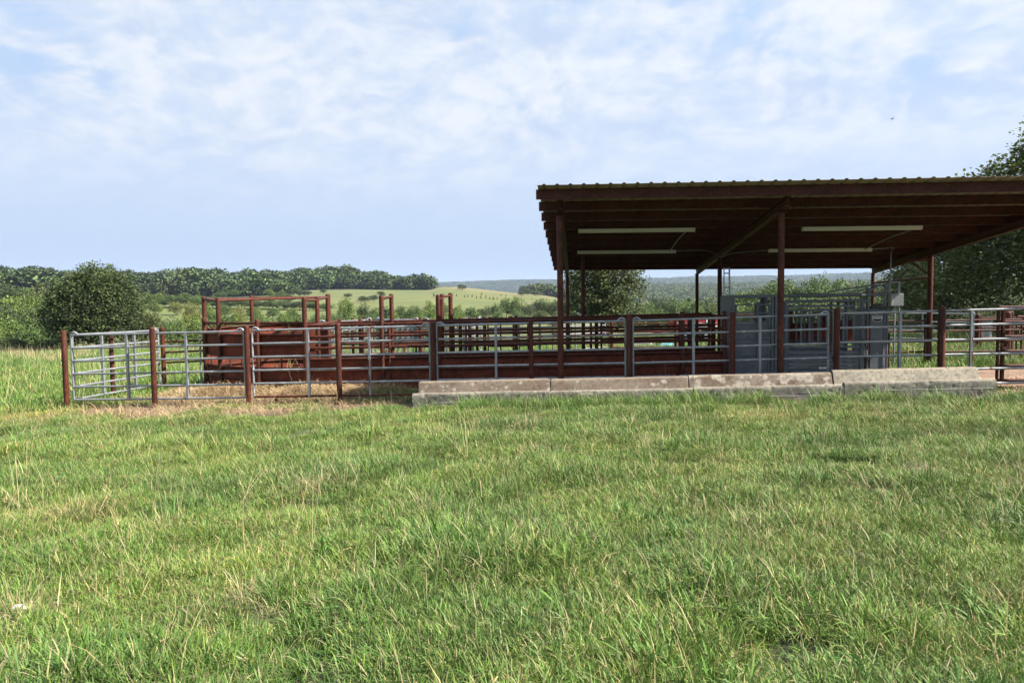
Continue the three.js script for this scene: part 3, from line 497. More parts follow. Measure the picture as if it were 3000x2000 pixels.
// ------------------------------------------------------------------ open shed
const roofUnder = (x, z) => 3.49 - 0.0118 * (x + 0.6) + 0.0895 * (z + 12.2);
{
  const t = thing('open_shed', 'open-sided steel shed with a low-pitched ribbed metal roof on rust-red columns', 'shed', 4, H(4, -17), -17);
  const PD = 0.17, RD = 0.165, X0 = -0.70, X1 = 8.80;
  const tilt = (g, z) => { const p = g.attributes.position; for (let i = 0; i < p.count; i++) p.setY(i, p.getY(i) + roofUnder(p.getX(i), z)); return g; };
  for (let k = 0; k <= 10; k++) {
    const z = -12.2 - k * 0.918, s = 0.006, f = 0.062, w = k === 0 ? 1 : -1; // C channel, web to the front on the eave
    const c = k === 0 ? [[z, 0], [z, PD], [z - f, PD], [z - f, PD - s], [z - s, PD - s], [z - s, s], [z - f, s], [z - f, 0]] : [[z, 0], [z, PD], [z - f, PD], [z - f, PD - s], [z - s, PD - s], [z - s, s], [z - f, s], [z - f, 0]];
    for (const [a, b] of k === 0 ? [[X0, 2.62], [2.625, 3.35], [3.355, X1]] : [[X0, X1]]) { const g = extrudeX(c, a, b); part(t, k === 0 ? 'eave_channel' : 'purlin', tilt(g, z), M.rust); }
  }
  // I-section rafters
  for (const x of [-0.28, 3.65, 8.79]) {
    const a = V(x, roofUnder(x, -12.27) - 0.002, -12.27), b = V(x, roofUnder(x, -21.38) - 0.002, -21.38), gs = [];
    const dn = (p, d) => V(p.x, p.y - d, p.z);
    gs.push(beam(dn(a, RD / 2), dn(b, RD / 2), 0.008, RD - 0.02), beam(dn(a, 0.005), dn(b, 0.005), 0.11, 0.01), beam(dn(a, RD - 0.005), dn(b, RD - 0.005), 0.11, 0.01));
    part(t, 'rafter', mergeGeometries(gs), M.rust);
  }
  part(t, 'rake_channel', beam(V(8.83, roofUnder(8.83, -12.2) + PD / 2, -12.2), V(8.83, roofUnder(8.83, -21.44) + PD / 2, -21.44), 0.05, PD), M.rust);
  // roof sheets, 0.91 m cover, ribs every 0.229 m
  const rib = [[0, 0], [0.078, 0], [0.097, 0.021], [0.132, 0.021], [0.151, 0], [0.229, 0]];
  for (let n = 0; n < 11; n++) {
    const xs = []; const x0 = -0.66 + n * 0.9145;
    for (let k = 0; k < 4; k++) for (const [u, v] of rib.slice(k ? 1 : 0)) { const x = x0 + k * 0.2286 + u; if (x <= 8.88) xs.push([x, v]); }
    const pos = [], idx = [], uv = [], za = -11.93, zb = -21.52, m = xs.length;
    for (const off of [0, 0.003]) for (const z of [za, zb]) for (const [x, v] of xs) { pos.push(x, roofUnder(x, z) + PD + 0.003 + v + off + n * 0.0006, z); uv.push(x, z); }
    for (let s = 0; s < 2; s++) for (let i = 0; i < m - 1; i++) { const a = s * 2 * m + i; idx.push(a, a + 1, a + m + 1, a, a + m + 1, a + m); }
    for (let i = 0; i < m - 1; i++) for (const o of [0, m]) { const a = o + i, b = a + 2 * m; idx.push(a, b, b + 1, a, b + 1, a + 1); }
    const g0 = new THREE.BufferGeometry(); g0.setAttribute('position', new THREE.Float32BufferAttribute(pos, 3)); g0.setAttribute('uv', new THREE.Float32BufferAttribute(uv, 2)); g0.setIndex(idx); const g = g0.toNonIndexed(); g.computeVertexNormals();
    part(t, 'roof_sheet', g, M.tin);
  }
  // columns
  const cols = [[-0.30, -12.70, 0.056], [3.66, -12.70, 0.056], [8.79, -12.70, 0.056], [0.17, -17.98, 0.05], [3.66, -17.98, 0.055], [8.79, -17.98, 0.062], [-0.28, -21.3, 0.05], [3.66, -21.3, 0.05], [8.79, -21.3, 0.05]];
  for (const [x, z, r] of cols) {
    const top = x === 0.17 ? roofUnder(x, z) : roofUnder(x, z) - RD - (z > -13 ? 0.03 : 0.002);
    const c = part(t, 'column', pipe(V(x, H(x, z) - 0.3, z), V(x, top, z), r, 18), M.rust);
    if (z > -13) { const pp = t.position, cap = shade(new THREE.Mesh(box(x - 0.07, x + 0.07, top, top + 0.012, z - 0.07, z + 0.07).translate(-pp.x, -pp.y, -pp.z), M.rust)); cap.name = 'cap_plate'; c.add(cap); }
  }
  part(t, 'stub_rail', pipe(V(8.20, 2.60, -17.98), V(8.75, 2.615, -17.98), 0.046, 14), M.rust);
  part(t, 'brace', pipe(V(8.30, 2.57, -17.98), V(8.76, 2.24, -17.98), 0.024), M.rust);
  part(t, 'side_rail', pipe(V(8.79, 2.16, -17.98), V(8.79, 2.12, -21.3), 0.03), M.rust);
}
// strip lights
[[0.05, 2.52, -14.93, 'long unlit strip light in the left bay, nearer the front eave'], [0.03, 2.52, -17.75, 'long unlit strip light in the left bay, deeper under the roof'], [4.74, 7.13, -14.98, 'long unlit strip light in the right bay, nearer the front eave'], [4.80, 7.27, -17.73, 'long unlit strip light in the right bay, deeper under the roof']].forEach(([a, b, z, l]) => {
  const y = roofUnder((a + b) / 2, z), t = thing('strip_light', l, 'light', (a + b) / 2, y - 0.06, z, 'strip lights under the shed roof');
  const sl = (g) => { const p = g.attributes.position; for (let i = 0; i < p.count; i++) p.setY(i, p.getY(i) - 0.0118 * (p.getX(i) - (a + b) / 2)); return g; };
  part(t, 'housing', sl(box(a, b, y - 0.055, y - 0.004, z - 0.06, z + 0.06, 0.008)), M.cream);
  part(t, 'diffuser', sl(box(a + 0.03, b - 0.03, y - 0.085, y - 0.056, z - 0.045, z + 0.045, 0.012)), M.cream);
  for (const x of [a + 0.012, b - 0.012]) part(t, 'end_cap', sl(box(x - 0.012, x + 0.012, y - 0.088, y - 0.05, z - 0.05, z + 0.05, 0.004)), M.cream);
});
function conduit(pts, label, r = 0.011) { single('conduit', bent(pts, r, pts.length * 12, 7), M.galv, label, 'conduit', 'electrical conduits of the shed'); }
conduit([V(2.36, roofUnder(2.36, -15.0) - 0.05, -15.0), V(2.36, roofUnder(2.36, -16.3) - 0.012, -16.3), V(2.36, roofUnder(2.36, -17.7) - 0.05, -17.7)], 'thin conduit joining the two strip lights in the left bay');
conduit([V(7.05, roofUnder(7.05, -15.0) - 0.05, -15.0), V(7.06, roofUnder(7.06, -16.3) - 0.012, -16.3), V(7.08, roofUnder(7.08, -17.7) - 0.05, -17.7)], 'thin conduit joining the two strip lights in the right bay');
conduit([V(2.5, roofUnder(2.5, -17.75) - 0.03, -17.75), V(3.3, roofUnder(3.3, -17.75) - 0.03, -17.75), V(3.5, roofUnder(3.5, -17.75) - 0.1, -17.8), V(3.65, roofUnder(3.65, -17.8) - 0.18, -17.85), V(3.9, roofUnder(3.9, -17.75) - 0.1, -17.8), V(4.82, roofUnder(4.82, -17.75) - 0.03, -17.73)], 'thin conduit passing under the middle rafter between the bays');
conduit([V(7.25, roofUnder(7.25, -17.73) - 0.03, -17.73), V(7.6, roofUnder(7.6, -17.7) - 0.015, -17.68), V(7.72, roofUnder(7.7, -17.6) - 0.02, -17.55), V(7.62, 2.83, -17.4), V(7.55, 2.72, -17.31), V(7.545, 2.6, -17.3), V(7.545, 1.76, -17.3)], 'conduit dropping from the roof to the electrical box', 0.014);
{
  const t = thing('electrical_box', 'grey electrical box on a conduit stand right of the squeeze chute', 'electrical box', 7.67, H(7.67, -17.3), -17.3);
  part(t, 'enclosure', box(7.53, 7.825, 1.465, 1.767, -17.36, -17.24, 0.006), M.boxgrey);
  part(t, 'door', box(7.54, 7.815, 1.475, 1.757, -17.24, -17.228, 0.004), M.boxgrey);
  part(t, 'latch', box(7.55, 7.56, 1.58, 1.62, -17.228, -17.22), M.galv);
  for (const [x, y1] of [[7.65, 1.465], [7.75, 1.465]]) part(t, 'leg', pipe(V(x, H(x, -17.3) - 0.15, -17.3), V(x, y1, -17.3), 0.022), M.galv);
  for (const x of [7.565, 7.775, 7.80]) part(t, 'upright', box(x - 0.011, x + 0.011, 1.76, 2.05, -17.40, -17.375), M.galv);
  part(t, 'crossbar', box(7.55, 7.82, 2.03, 2.06, -17.41, -17.38), M.galv);
}
{
  const t = thing('ladder', 'aluminium ladder standing upright behind the grey cage', 'ladder', 3.35, H(3.35, -15.7), -15.7);
  const y0 = H(3.35, -15.7);
  for (const [a, b] of [[3.25, 3.30], [3.41, 3.415]]) part(t, 'stile', beam(V(a, y0 + 0.0, -15.55), V(b, 2.39, -15.75), 0.024, 0.06), M.alu);
  for (let k = 0; k < 8; k++) { const f = (k + 0.6) / 8, y = mix(y0, 2.39, f), z = mix(-15.55, -15.75, f); part(t, 'rung', pipe(V(mix(3.25, 3.30, f), y, z), V(3.412, y, z), 0.014), M.alu); }
  part(t, 'top_rung', pipe(V(3.3, 2.375, -15.75), V(3.412, 2.375, -15.75), 0.014), M.alu);
}
// ------------------------------------------------------------------ grey cage and squeeze chute
const font = await new FontLoader().loadAsync('fonts/droid/droid_sans_bold.typeface.json');
{
  const zf = -14.55, zb = -15.4, yb = -0.10, g0 = M.grey;
  const t = thing('palpation_cage', 'grey steel cage with a panelled door at the left end of the squeeze chute', 'cattle cage', 3.65, yb, -15);
  const B = (n, x0, x1, y0, y1, z0, z1, m = g0, r = 0.004) => part(t, n, box(x0, x1, y0, y1, z0, z1, r), m);
  B('side_plate', 3.150, 3.178, yb, 1.72, zb, zf + 0.02);
  for (const z of [zf, zb]) { B('upright', 3.195, 3.262, yb, 1.70, z - 0.035, z + 0.035); B('upright', 4.003, 4.052, yb, 1.70, z - 0.035, z + 0.035); B('corner_post', 4.066, 4.125, yb, 1.72, z - 0.035, z + 0.05); B('top_bar', 3.15, 4.13, 1.702, 1.765, z - 0.036, z + 0.036); }
  for (const x of [3.2, 4.09]) B('top_bar', x - 0.03, x + 0.03, 1.704, 1.763, zb + 0.04, zf - 0.04);
  const D = part(t, 'door', box(3.275, 3.312, yb + 0.05, 1.575, zf - 0.03, zf + 0.012, 0.004), g0);
  const pp = t.position, sub = (n, x0, x1, y0, y1, z0, z1, m = g0) => { const q = shade(new THREE.Mesh(box(x0, x1, y0, y1, z0, z1, 0.003).translate(-pp.x, -pp.y, -pp.z), m)); q.name = n; D.add(q); };
  sub('stile', 3.948, 3.988, yb + 0.05, 1.575, zf - 0.03, zf + 0.012);
  for (const y of [1.56, 1.388, 1.205]) sub('crossbar', 3.313, 3.947, y - 0.016, y + 0.016, zf - 0.028, zf + 0.01);
  for (const [a, b] of [[0.862, 1.186], [0.508, 0.850], [0.0, 0.496]]) { sub('sheet', 3.313, 3.947, a, b, zf - 0.012, zf - 0.006); sub('rib', 3.313, 3.947, a - 0.011, a + 0.004, zf - 0.008, zf + 0.008); }
  sub('slide_bar', 3.715, 3.745, 0.45, 1.575, zf + 0.012, zf + 0.03); sub('latch_rod', 3.75, 4.0, 0.858, 0.872, zf + 0.014, zf + 0.028, M.galv); sub('latch_plate', 3.99, 4.02, 0.82, 0.91, zf + 0.037, zf + 0.05, M.grey);
  for (const x of [3.55, 3.86]) part(t, 'hanging_rope', pipe(V(x, 1.70, zf - 0.2), V(x, 1.25, zf - 0.2), 0.006, 6), M.black);
  B('inner_gate', 3.80, 3.96, yb, 1.60, zb + 0.30, zb + 0.34, M.grey);
  B('floor_beam', 3.18, 4.06, yb, yb + 0.09, zf - 0.03, zf + 0.03); B('floor_beam', 3.18, 4.06, yb, yb + 0.09, zb - 0.03, zb + 0.03);
}
{
  const zf = -14.55, zb = -15.4, yb = -0.10, g0 = M.grey;
  const t = thing('squeeze_chute', 'grey hydraulic cattle squeeze chute with bars, louvred side and name badge', 'squeeze chute', 5.2, yb, -15);
  const B = (n, x0, x1, y0, y1, z0, z1, m = g0, r = 0.004) => part(t, n, box(x0, x1, y0, y1, z0, z1, r), m);
  const T = (n, a, b, r, m = g0) => part(t, n, pipe(V(...a), V(...b), r, 12), m);
  for (const z of [zf, zb]) {
    T('top_tube', [4.13, 1.737, z], [6.25, 1.735, z], 0.033);
    part(t, 'top_tube', bent([V(4.13, 1.614, z), V(4.6, 1.614, z), V(5.6, 1.62, z), V(5.86, 1.62, z), V(5.905, 1.60, z), V(5.915, 1.55, z), V(5.92, 1.46, z), V(5.94, 1.425, z), V(6.0, 1.419, z), V(6.24, 1.417, z)], 0.029, 60, 10), g0);
    T('upright', [4.295, yb, z], [4.295, 1.60, z], 0.034);
    T('upright', [5.808, yb, z], [5.808, 1.60, z], 0.042);
    B('track', 4.33, 5.64, 1.492, 1.528, z - 0.02, z + 0.02); B('track', 4.33, 5.64, 1.418, 1.446, z - 0.018, z + 0.018);
    for (const x of [4.604, 4.770, 4.942, 5.111, 5.28, 5.441, 5.635]) B('side_bar', x - 0.018, x + 0.018, 0.70, 1.416, z - 0.016, z + 0.016);
    for (const x of [4.62, 5.0, 5.45]) B('roller', x - 0.02, x + 0.02, 1.528, 1.552, z - 0.02, z + 0.022, M.grey);
    B('belly_rail', 4.32, 5.76, 0.655, 0.70, z - 0.025, z + 0.03); B('belly_rail', 4.32, 5.76, 0.745, 0.765, z - 0.06, z - 0.04, M.grey);
    B('louvre_post', 4.265, 4.352, yb, 0.652, z - 0.03, z + 0.03); B('louvre_post', 5.762, 5.84, yb, 0.652, z - 0.03, z + 0.03);
    for (let k = 0; k < 8; k++) { const y = 0.56 - k * 0.077, a = box(4.352, 5.762, -0.036, 0.036, -0.004, 0.004); a.rotateX(-0.42); a.translate(0, y, z - 0.005); part(t, 'louvre', a, g0); }
    B('sill', 4.352, 5.762, 0.165, 0.20, z + 0.012, z + 0.04);
    for (const x of [5.54, 5.69]) T('inner_upright', [x, yb, z - 0.12], [x, 1.62, z - 0.12], 0.026, M.grey);
  }
  for (const x of [4.2, 5.2, 6.2]) T('cross_tube', [x, 1.735, zf - 0.033], [x, 1.735, zb + 0.033], 0.03);
  // head gate
  B('head_panel', 5.975, 6.208, yb, 1.335, zf - 0.03, zf + 0.03); B('head_edge', 5.955, 5.972, yb, 1.37, zf - 0.035, zf + 0.04, M.grey);
  B('head_panel', 5.975, 6.208, yb, 1.335, zb - 0.03, zb + 0.03);
  for (const [x, h] of [[6.244, 1.92], [6.292, 1.47]]) T('head_tube', [x, yb, zf], [x, h, zf], 0.024);
  T('head_tube', [6.244, yb, zb], [6.244, 1.9, zb], 0.026);
  part(t, 'pivot_plate', new THREE.CylinderGeometry(0.055, 0.055, 0.03, 24).rotateX(Math.PI / 2).translate(6.262, 1.915, zf + 0.04), g0);
  B('lift_arm', 5.95, 6.25, 1.905, 1.94, zf - 0.03, zf + 0.01); part(t, 'lift_arm', beam(V(5.13, 1.806, zf - 0.02), V(5.96, 1.92, zf - 0.02), 0.03, 0.03), M.grey); part(t, 'lift_arm', beam(V(5.45, 1.785, zf - 0.05), V(5.98, 1.845, zf - 0.05), 0.03, 0.022), M.grey);
  part(t, 'lift_arm', beam(V(5.93, 1.80, zf - 0.02), V(6.1, 1.91, zf - 0.02), 0.04, 0.04), g0);
  T('lift_chain', [5.13, 1.80, zf - 0.02], [5.13, 1.52, zf - 0.02], 0.006, M.black);
  B('valve_bank', 5.96, 6.29, 1.44, 1.50, zf - 0.08, zf + 0.05, M.black); B('valve_bank', 6.0, 6.2, 1.505, 1.545, zf - 0.06, zf + 0.03, M.black);
  for (const [x, dx] of [[6.075, 0.035], [6.17, 0.045]]) { T('lever', [x, 1.545, zf], [x + dx * 0.6, 1.61, zf + 0.02], 0.006, M.black); T('lever_grip', [x + dx * 0.6, 1.61, zf + 0.02], [x + dx * 1.3, 1.695, zf + 0.04], 0.011, M.boxgrey); }
  T('cylinder', [5.885, yb, zf + 0.02], [5.885, 0.50, zf + 0.02], 0.034, M.black); T('piston_rod', [5.885, 0.50, zf + 0.02], [5.885, 0.95, zf + 0.02], 0.014, M.galv);
  T('hose', [5.815, 1.48, zf + 0.06], [5.90, 0.62, zf + 0.06], 0.007, M.black); T('hose', [5.79, 0.86, zf + 0.06], [5.90, 0.60, zf + 0.06], 0.007, M.black);
  B('cylinder_bracket', 5.79, 5.83, 0.66, 0.92, zf + 0.044, zf + 0.06);
  B('hinge', 6.222, 6.232, 0.95, 1.22, zf + 0.02, zf + 0.04, M.galv); B('hinge', 6.205, 6.218, 0.2, 0.72, zf + 0.031, zf + 0.045, M.galv);
  B('serial_plate', 4.958, 5.098, 0.222, 0.268, zf + 0.041, zf + 0.045, M.white, 0);
  for (let k = 0; k < 3; k++) B('plate_print', 4.972 + (k === 0 ? 0.004 : 0.012), 5.085 - k * 0.012, 0.256 - k * 0.012, 0.2605 - k * 0.012, zf + 0.0451, zf + 0.0462, M.black, 0);
  { const st = B('warning_sticker', 5.782, 5.855, 1.722, 1.752, zf + 0.030, zf + 0.036, M.white, 0), p = t.position; const q = shade(new THREE.Mesh(box(5.788, 5.849, 1.742, 1.749, zf + 0.0361, zf + 0.037).translate(-p.x, -p.y, -p.z), M.red)); q.name = 'red_band'; st.add(q); }
  // badge: black shield with a white rim and white lettering
  const shield = (w, h, d) => { const s = new THREE.Shape(); s.moveTo(-w, h); s.lineTo(w, h); s.lineTo(w * 0.98, -h * 0.1); s.quadraticCurveTo(w * 0.9, -h * 0.75, 0, -h); s.quadraticCurveTo(-w * 0.9, -h * 0.75, -w * 0.98, -h * 0.1); s.closePath(); return new THREE.ExtrudeGeometry(s, { depth: d, bevelEnabled: false, curveSegments: 10 }); };
  const bx = 6.088, by = 1.238, bz = zf + 0.030;
  const badge = part(t, 'badge', shield(0.098, 0.060, 0.003).translate(bx, by, bz), M.white);
  const p = t.position, add = (n, g, m) => { const q = shade(new THREE.Mesh(g.translate(-p.x, -p.y, -p.z), m)); q.name = n; badge.add(q); };
  add('badge_face', shield(0.092, 0.054, 0.002).translate(bx, by, bz + 0.0032), M.black);
  const tg = new TextGeometry('PEARSON', { font, size: 0.036, depth: 0.002, curveSegments: 4, bevelEnabled: false }); tg.computeBoundingBox(); const w = tg.boundingBox.max.x - tg.boundingBox.min.x; tg.scale(0.172 / w, 1.12, 1); tg.translate(bx - 0.086, by + 0.003, bz + 0.0054);
  add('badge_lettering', tg, M.white);
  B('skid', 4.2, 6.3, yb, yb + 0.09, zf - 0.08, zf - 0.035); B('skid', 4.2, 6.3, yb, yb + 0.09, zb + 0.035, zb + 0.08);
  part(t, 'tail_strip', box(6.318, 6.345, yb + 0.15, 0.95, zf - 0.02, zf + 0.02), M.rust);
}
// ------------------------------------------------------------------ two birds far up
function bird(px, py, pz, s, dihedral, yaw, label) {
  const pos = [], idx = [];
  const P = (x, y, z) => { pos.push(x * s, y * s, z * s); return pos.length / 3 - 1; };
  const ring = (z, r, y = 0) => [P(0, y + r, z), P(r, y, z), P(0, y - r, z), P(-r, y, z)];
  const rs = [ring(-0.62, 0.005), ring(-0.5, 0.06), ring(-0.2, 0.13), ring(0.2, 0.10), ring(0.42, 0.06, 0.02), ring(0.5, 0.05, 0.03), ring(0.6, 0.01, 0.01)];
  for (let i = 0; i < rs.length - 1; i++) for (let k = 0; k < 4; k++) { const a = rs[i][k], b = rs[i][(k + 1) % 4], c = rs[i + 1][k], d = rs[i + 1][(k + 1) % 4]; idx.push(a, b, d, a, d, c); }
  for (const sd of [-1, 1]) for (const o of [0.025, 0]) { const y = (u) => 0.05 + u * Math.sin(sd > 0 ? dihedral : dihedral * 0.35) + o, x = (u) => sd * u * Math.cos(dihedral * (sd > 0 ? 1 : 0.35)); const q = [P(x(0.05), y(0.05), 0.22), P(x(0.05), y(0.05), -0.22), P(x(0.7), y(0.7), 0.26), P(x(0.7), y(0.7), -0.2), P(x(1.35), y(1.35), 0.05), P(x(1.3), y(1.3), -0.2)]; idx.push(q[0], q[1], q[3], q[0], q[3], q[2], q[2], q[3], q[5], q[2], q[5], q[4]); }
  { const q = [P(-0.05, 0, -0.5), P(0.05, 0, -0.5), P(0.16, 0, -0.95), P(-0.16, 0, -0.95)]; idx.push(q[0], q[1], q[2], q[0], q[2], q[3]); }
  const g = new THREE.BufferGeometry(); g.setAttribute('position', new THREE.Float32BufferAttribute(pos, 3)); g.setIndex(idx); g.computeVertexNormals(); g.rotateY(yaw);
  const m = single('bird', g, M.black, label, 'bird', 'birds in the sky'); m.position.set(px, py, pz);
}
{
  const at = (sx, sy, d) => { const v = V((sx - 1500) / 2000, -(sy - 1000) / 2000, -1).normalize().applyEuler(camera.rotation).multiplyScalar(d).add(camera.position); return [v.x, v.y, v.z]; };
  bird(...at(2616, 349, 130), 0.32, 0.85, 0.5, 'dark bird with raised wings soaring at the upper right'); bird(...at(1046, 555, 160), 0.33, 0.08, 0.3, 'tiny dark bird low in the sky left of the shed');
}

// ------------------------------------------------------------------ trees
function place(s, d) { const b = Math.atan((s - 1500) / 2000) - CAMYAW; return [Math.sin(b) * d, -Math.cos(b) * d]; }
const horizon = (s) => 889 - 0.0136 * (s - 1500);
function leafGeo(list) { // list of [x,y,z, nx,ny,nz (leaf axis), size, r,g,b]
  const n = list.length, pos = new Float32Array(n * 12), col = new Float32Array(n * 12), nor = new Float32Array(n * 12), idx = new Uint32Array(n * 6), a = V(), b = V(), c = V();
  for (let i = 0; i < n; i++) {
    const q = list[i]; a.set(q[3], q[4], q[5]); b.set(q[10], q[11], q[12]).cross(a).normalize(); c.crossVectors(a, b).normalize(); const s = q[6], w = s * 0.42, o = i * 12;
    const P = [[0, 0], [0.55, -1], [1, 0], [0.5, 1]];
    for (let k = 0; k < 4; k++) { const u = P[k][0] * s, v = P[k][1] * w, f = Math.abs(P[k][1]) * w * 0.35; pos[o + k * 3] = q[0] + a.x * u + b.x * v + c.x * f; pos[o + k * 3 + 1] = q[1] + a.y * u + b.y * v + c.y * f; pos[o + k * 3 + 2] = q[2] + a.z * u + b.z * v + c.z * f; col[o + k * 3] = q[7]; col[o + k * 3 + 1] = q[8]; col[o + k * 3 + 2] = q[9]; nor[o + k * 3] = c.x; nor[o + k * 3 + 1] = c.y; nor[o + k * 3 + 2] = c.z; }
    idx.set([i * 4, i * 4 + 1, i * 4 + 2, i * 4, i * 4 + 2, i * 4 + 3], i * 6);
  }
  const g = new THREE.BufferGeometry(); g.setAttribute('position', new THREE.BufferAttribute(pos, 3)); g.setAttribute('color', new THREE.BufferAttribute(col, 3)); g.setAttribute('normal', new THREE.BufferAttribute(nor, 3)); g.setIndex(new THREE.BufferAttribute(idx, 1)); return g;
}
// crown: lobes of an overall shape, each bearing clumps, each clump a spray of leaves
function crown(seed, { lobes, clumps, perClump, clumpR, leaf, color, vary = 0.25, droop = 0.25, deep = 0.35, bumpy = 0.22 }) {
  const r = rng(seed), out = [], tips = [];
  const tot = lobes.reduce((s, l) => s + l[3] * l[4] * l[5], 0);
  for (let i = 0; i < clumps; i++) {
    let k = r() * tot, l = lobes[0]; for (const q of lobes) { k -= q[3] * q[4] * q[5]; l = q; if (k <= 0) break; }
    const th = r() * Math.PI * 2, cz = r() * 1.75 - 0.75, sn = Math.sqrt(Math.max(0, 1 - cz * cz)), rad = 1 - deep * Math.pow(r(), 1.6);
    const bump = 1 + bumpy * noise(th * 1.9 + seed, cz * 3.3 + seed);
    const cx = l[0] + l[3] * rad * bump * sn * Math.cos(th), cy = l[1] + l[4] * rad * bump * cz, czz = l[2] + l[5] * rad * bump * sn * Math.sin(th);
    if (i % 9 === 0) tips.push(V(cx, cy, czz));
    const br = 1 + vary * (r() - 0.5) * 1.6, yel = r() * vary, R = clumpR * (0.6 + 0.8 * r());
    const ox = cx - l[0], oy = cy - l[1] + 0.3 * l[4], oz = czz - l[2];
    for (let j = 0; j < perClump; j++) {
      const a = r() * 6.283, u = r() * 2 - 1, q = Math.sqrt(1 - u * u), rr = R * Math.cbrt(r());
      const px = cx + rr * q * Math.cos(a), py = cy + rr * u * 0.75, pz = czz + rr * q * Math.sin(a);
      let dx = (px - cx) / R + 0.5 * ox / l[3] + (r() - 0.5) * 1.6, dy = (py - cy) / R + 0.3 * oy / l[4] - droop + (r() - 0.5) * 1.4, dz = (pz - czz) / R + 0.5 * oz / l[5] + (r() - 0.5) * 1.6; const m = Math.hypot(dx, dy, dz) || 1; dx /= m; dy /= m; dz /= m;
      const v = br * (1 + vary * (r() - 0.5));
      out.push([px, py, pz, dx, dy, dz, leaf * (0.65 + 0.7 * r()), color[0] * v * (1 + 0.6 * yel), color[1] * v * (1 + 0.15 * yel), color[2] * v * (1 - 0.3 * yel), (r() - 0.5) * 1.2, 1 + r() * 0.3, (r() - 0.5) * 1.2]);
    }
  }
  return { geo: leafGeo(out), tips };
}
function limbs(tips, base, trunkTop, r0, seed, seg = 7) { // tapered trunk with limbs reaching into the crown
  const gs = [], r = rng(seed), c = (pts, ra, rb, n) => { const cu = new THREE.CatmullRomCurve3(pts), g = new THREE.TubeGeometry(cu, n, 1, seg, false), p = g.attributes.position; for (let i = 0; i <= n; i++) { const u = i / n, ce = cu.getPointAt(u), k = mix(ra, rb, u); for (let j = 0; j <= seg; j++) { const a = i * (seg + 1) + j; p.setXYZ(a, ce.x + (p.getX(a) - ce.x) * k, ce.y + (p.getY(a) - ce.y) * k, ce.z + (p.getZ(a) - ce.z) * k); } } uvMetres(g, cu.getLength(), ra * 6); g.computeVertexNormals(); gs.push(g); };
  c([base, base.clone().lerp(trunkTop, 0.5).add(V((r() - 0.5) * r0, 0, (r() - 0.5) * r0)), trunkTop], r0, r0 * 0.45, 8);
  for (const t of tips) { const f = 0.35 + 0.6 * r(), s = base.clone().lerp(trunkTop, f), m = s.clone().lerp(t, 0.5).add(V(0, (t.y - s.y) * 0.12, 0)); c([s, m, t], r0 * 0.3 * (1.1 - f * 0.5), r0 * 0.05, 5); }
  return mergeGeometries(gs);
}
function bigTree(name, label, x, z, opt, group, category = 'tree') {
  const y = H(x, z), t = thing(name, label, category, x, y, z, group), c = crown(opt.seed, opt);
  const m = shade(new THREE.Mesh(c.geo, M.leaf)); m.name = 'crown'; t.add(m);
  if (opt.trunk) { const k = shade(new THREE.Mesh(limbs(c.tips.slice(0, opt.limbs ?? 26), V(0, -0.3, 0), V(0, opt.trunk[1], 0), opt.trunk[0], opt.seed + 5), M.bark)); k.name = 'trunk'; t.add(k); }
  return t;
}
{ // broad dark tree on the left
  const [x, z] = place(288, 62);
  bigTree('broad_tree', 'large rounded dark green tree standing alone at the left', x, z, { seed: 12, lobes: [[0, 3.2, 0, 3.2, 2.7, 3.2], [0.1, 4.9, 0, 2.5, 1.9, 2.3], [-1.9, 2.4, 0.4, 2.0, 2.1, 2.2], [2.2, 2.3, 0.2, 1.9, 2.0, 2.2], [-0.8, 4.3, 1.2, 1.8, 1.8, 1.7], [1.1, 3.8, 1.3, 1.8, 1.8, 1.7], [0.1, 2.1, 2.0, 2.2, 1.8, 1.6]], clumps: 1300, perClump: 34, clumpR: 0.5, leaf: 0.16, color: [0.050, 0.084, 0.020], vary: 0.45, deep: 0.24, bumpy: 0.15, trunk: [0.35, 5], limbs: 22 });
}
{ // tree behind the shed
  const [x, z] = place(1772, 42);
  bigTree('oak_tree', 'olive green tree with sky gaps in its crown behind the left shed bay', x, z, { seed: 33, lobes: [[0, 3.3, 0, 1.9, 2.2, 1.9], [-1.2, 2.6, 0.3, 1.5, 1.9, 1.5], [1.2, 2.4, 0.2, 1.5, 1.8, 1.5], [0.5, 4.6, 0, 1.9, 1.5, 1.7], [-1.0, 4.3, 0, 1.5, 1.4, 1.4], [0.0, 1.6, 0.6, 1.9, 1.2, 1.4]], clumps: 820, perClump: 26, clumpR: 0.36, leaf: 0.135, color: [0.068, 0.098, 0.027], vary: 0.45, deep: 0.45, trunk: [0.22, 4.2], limbs: 34 });
}
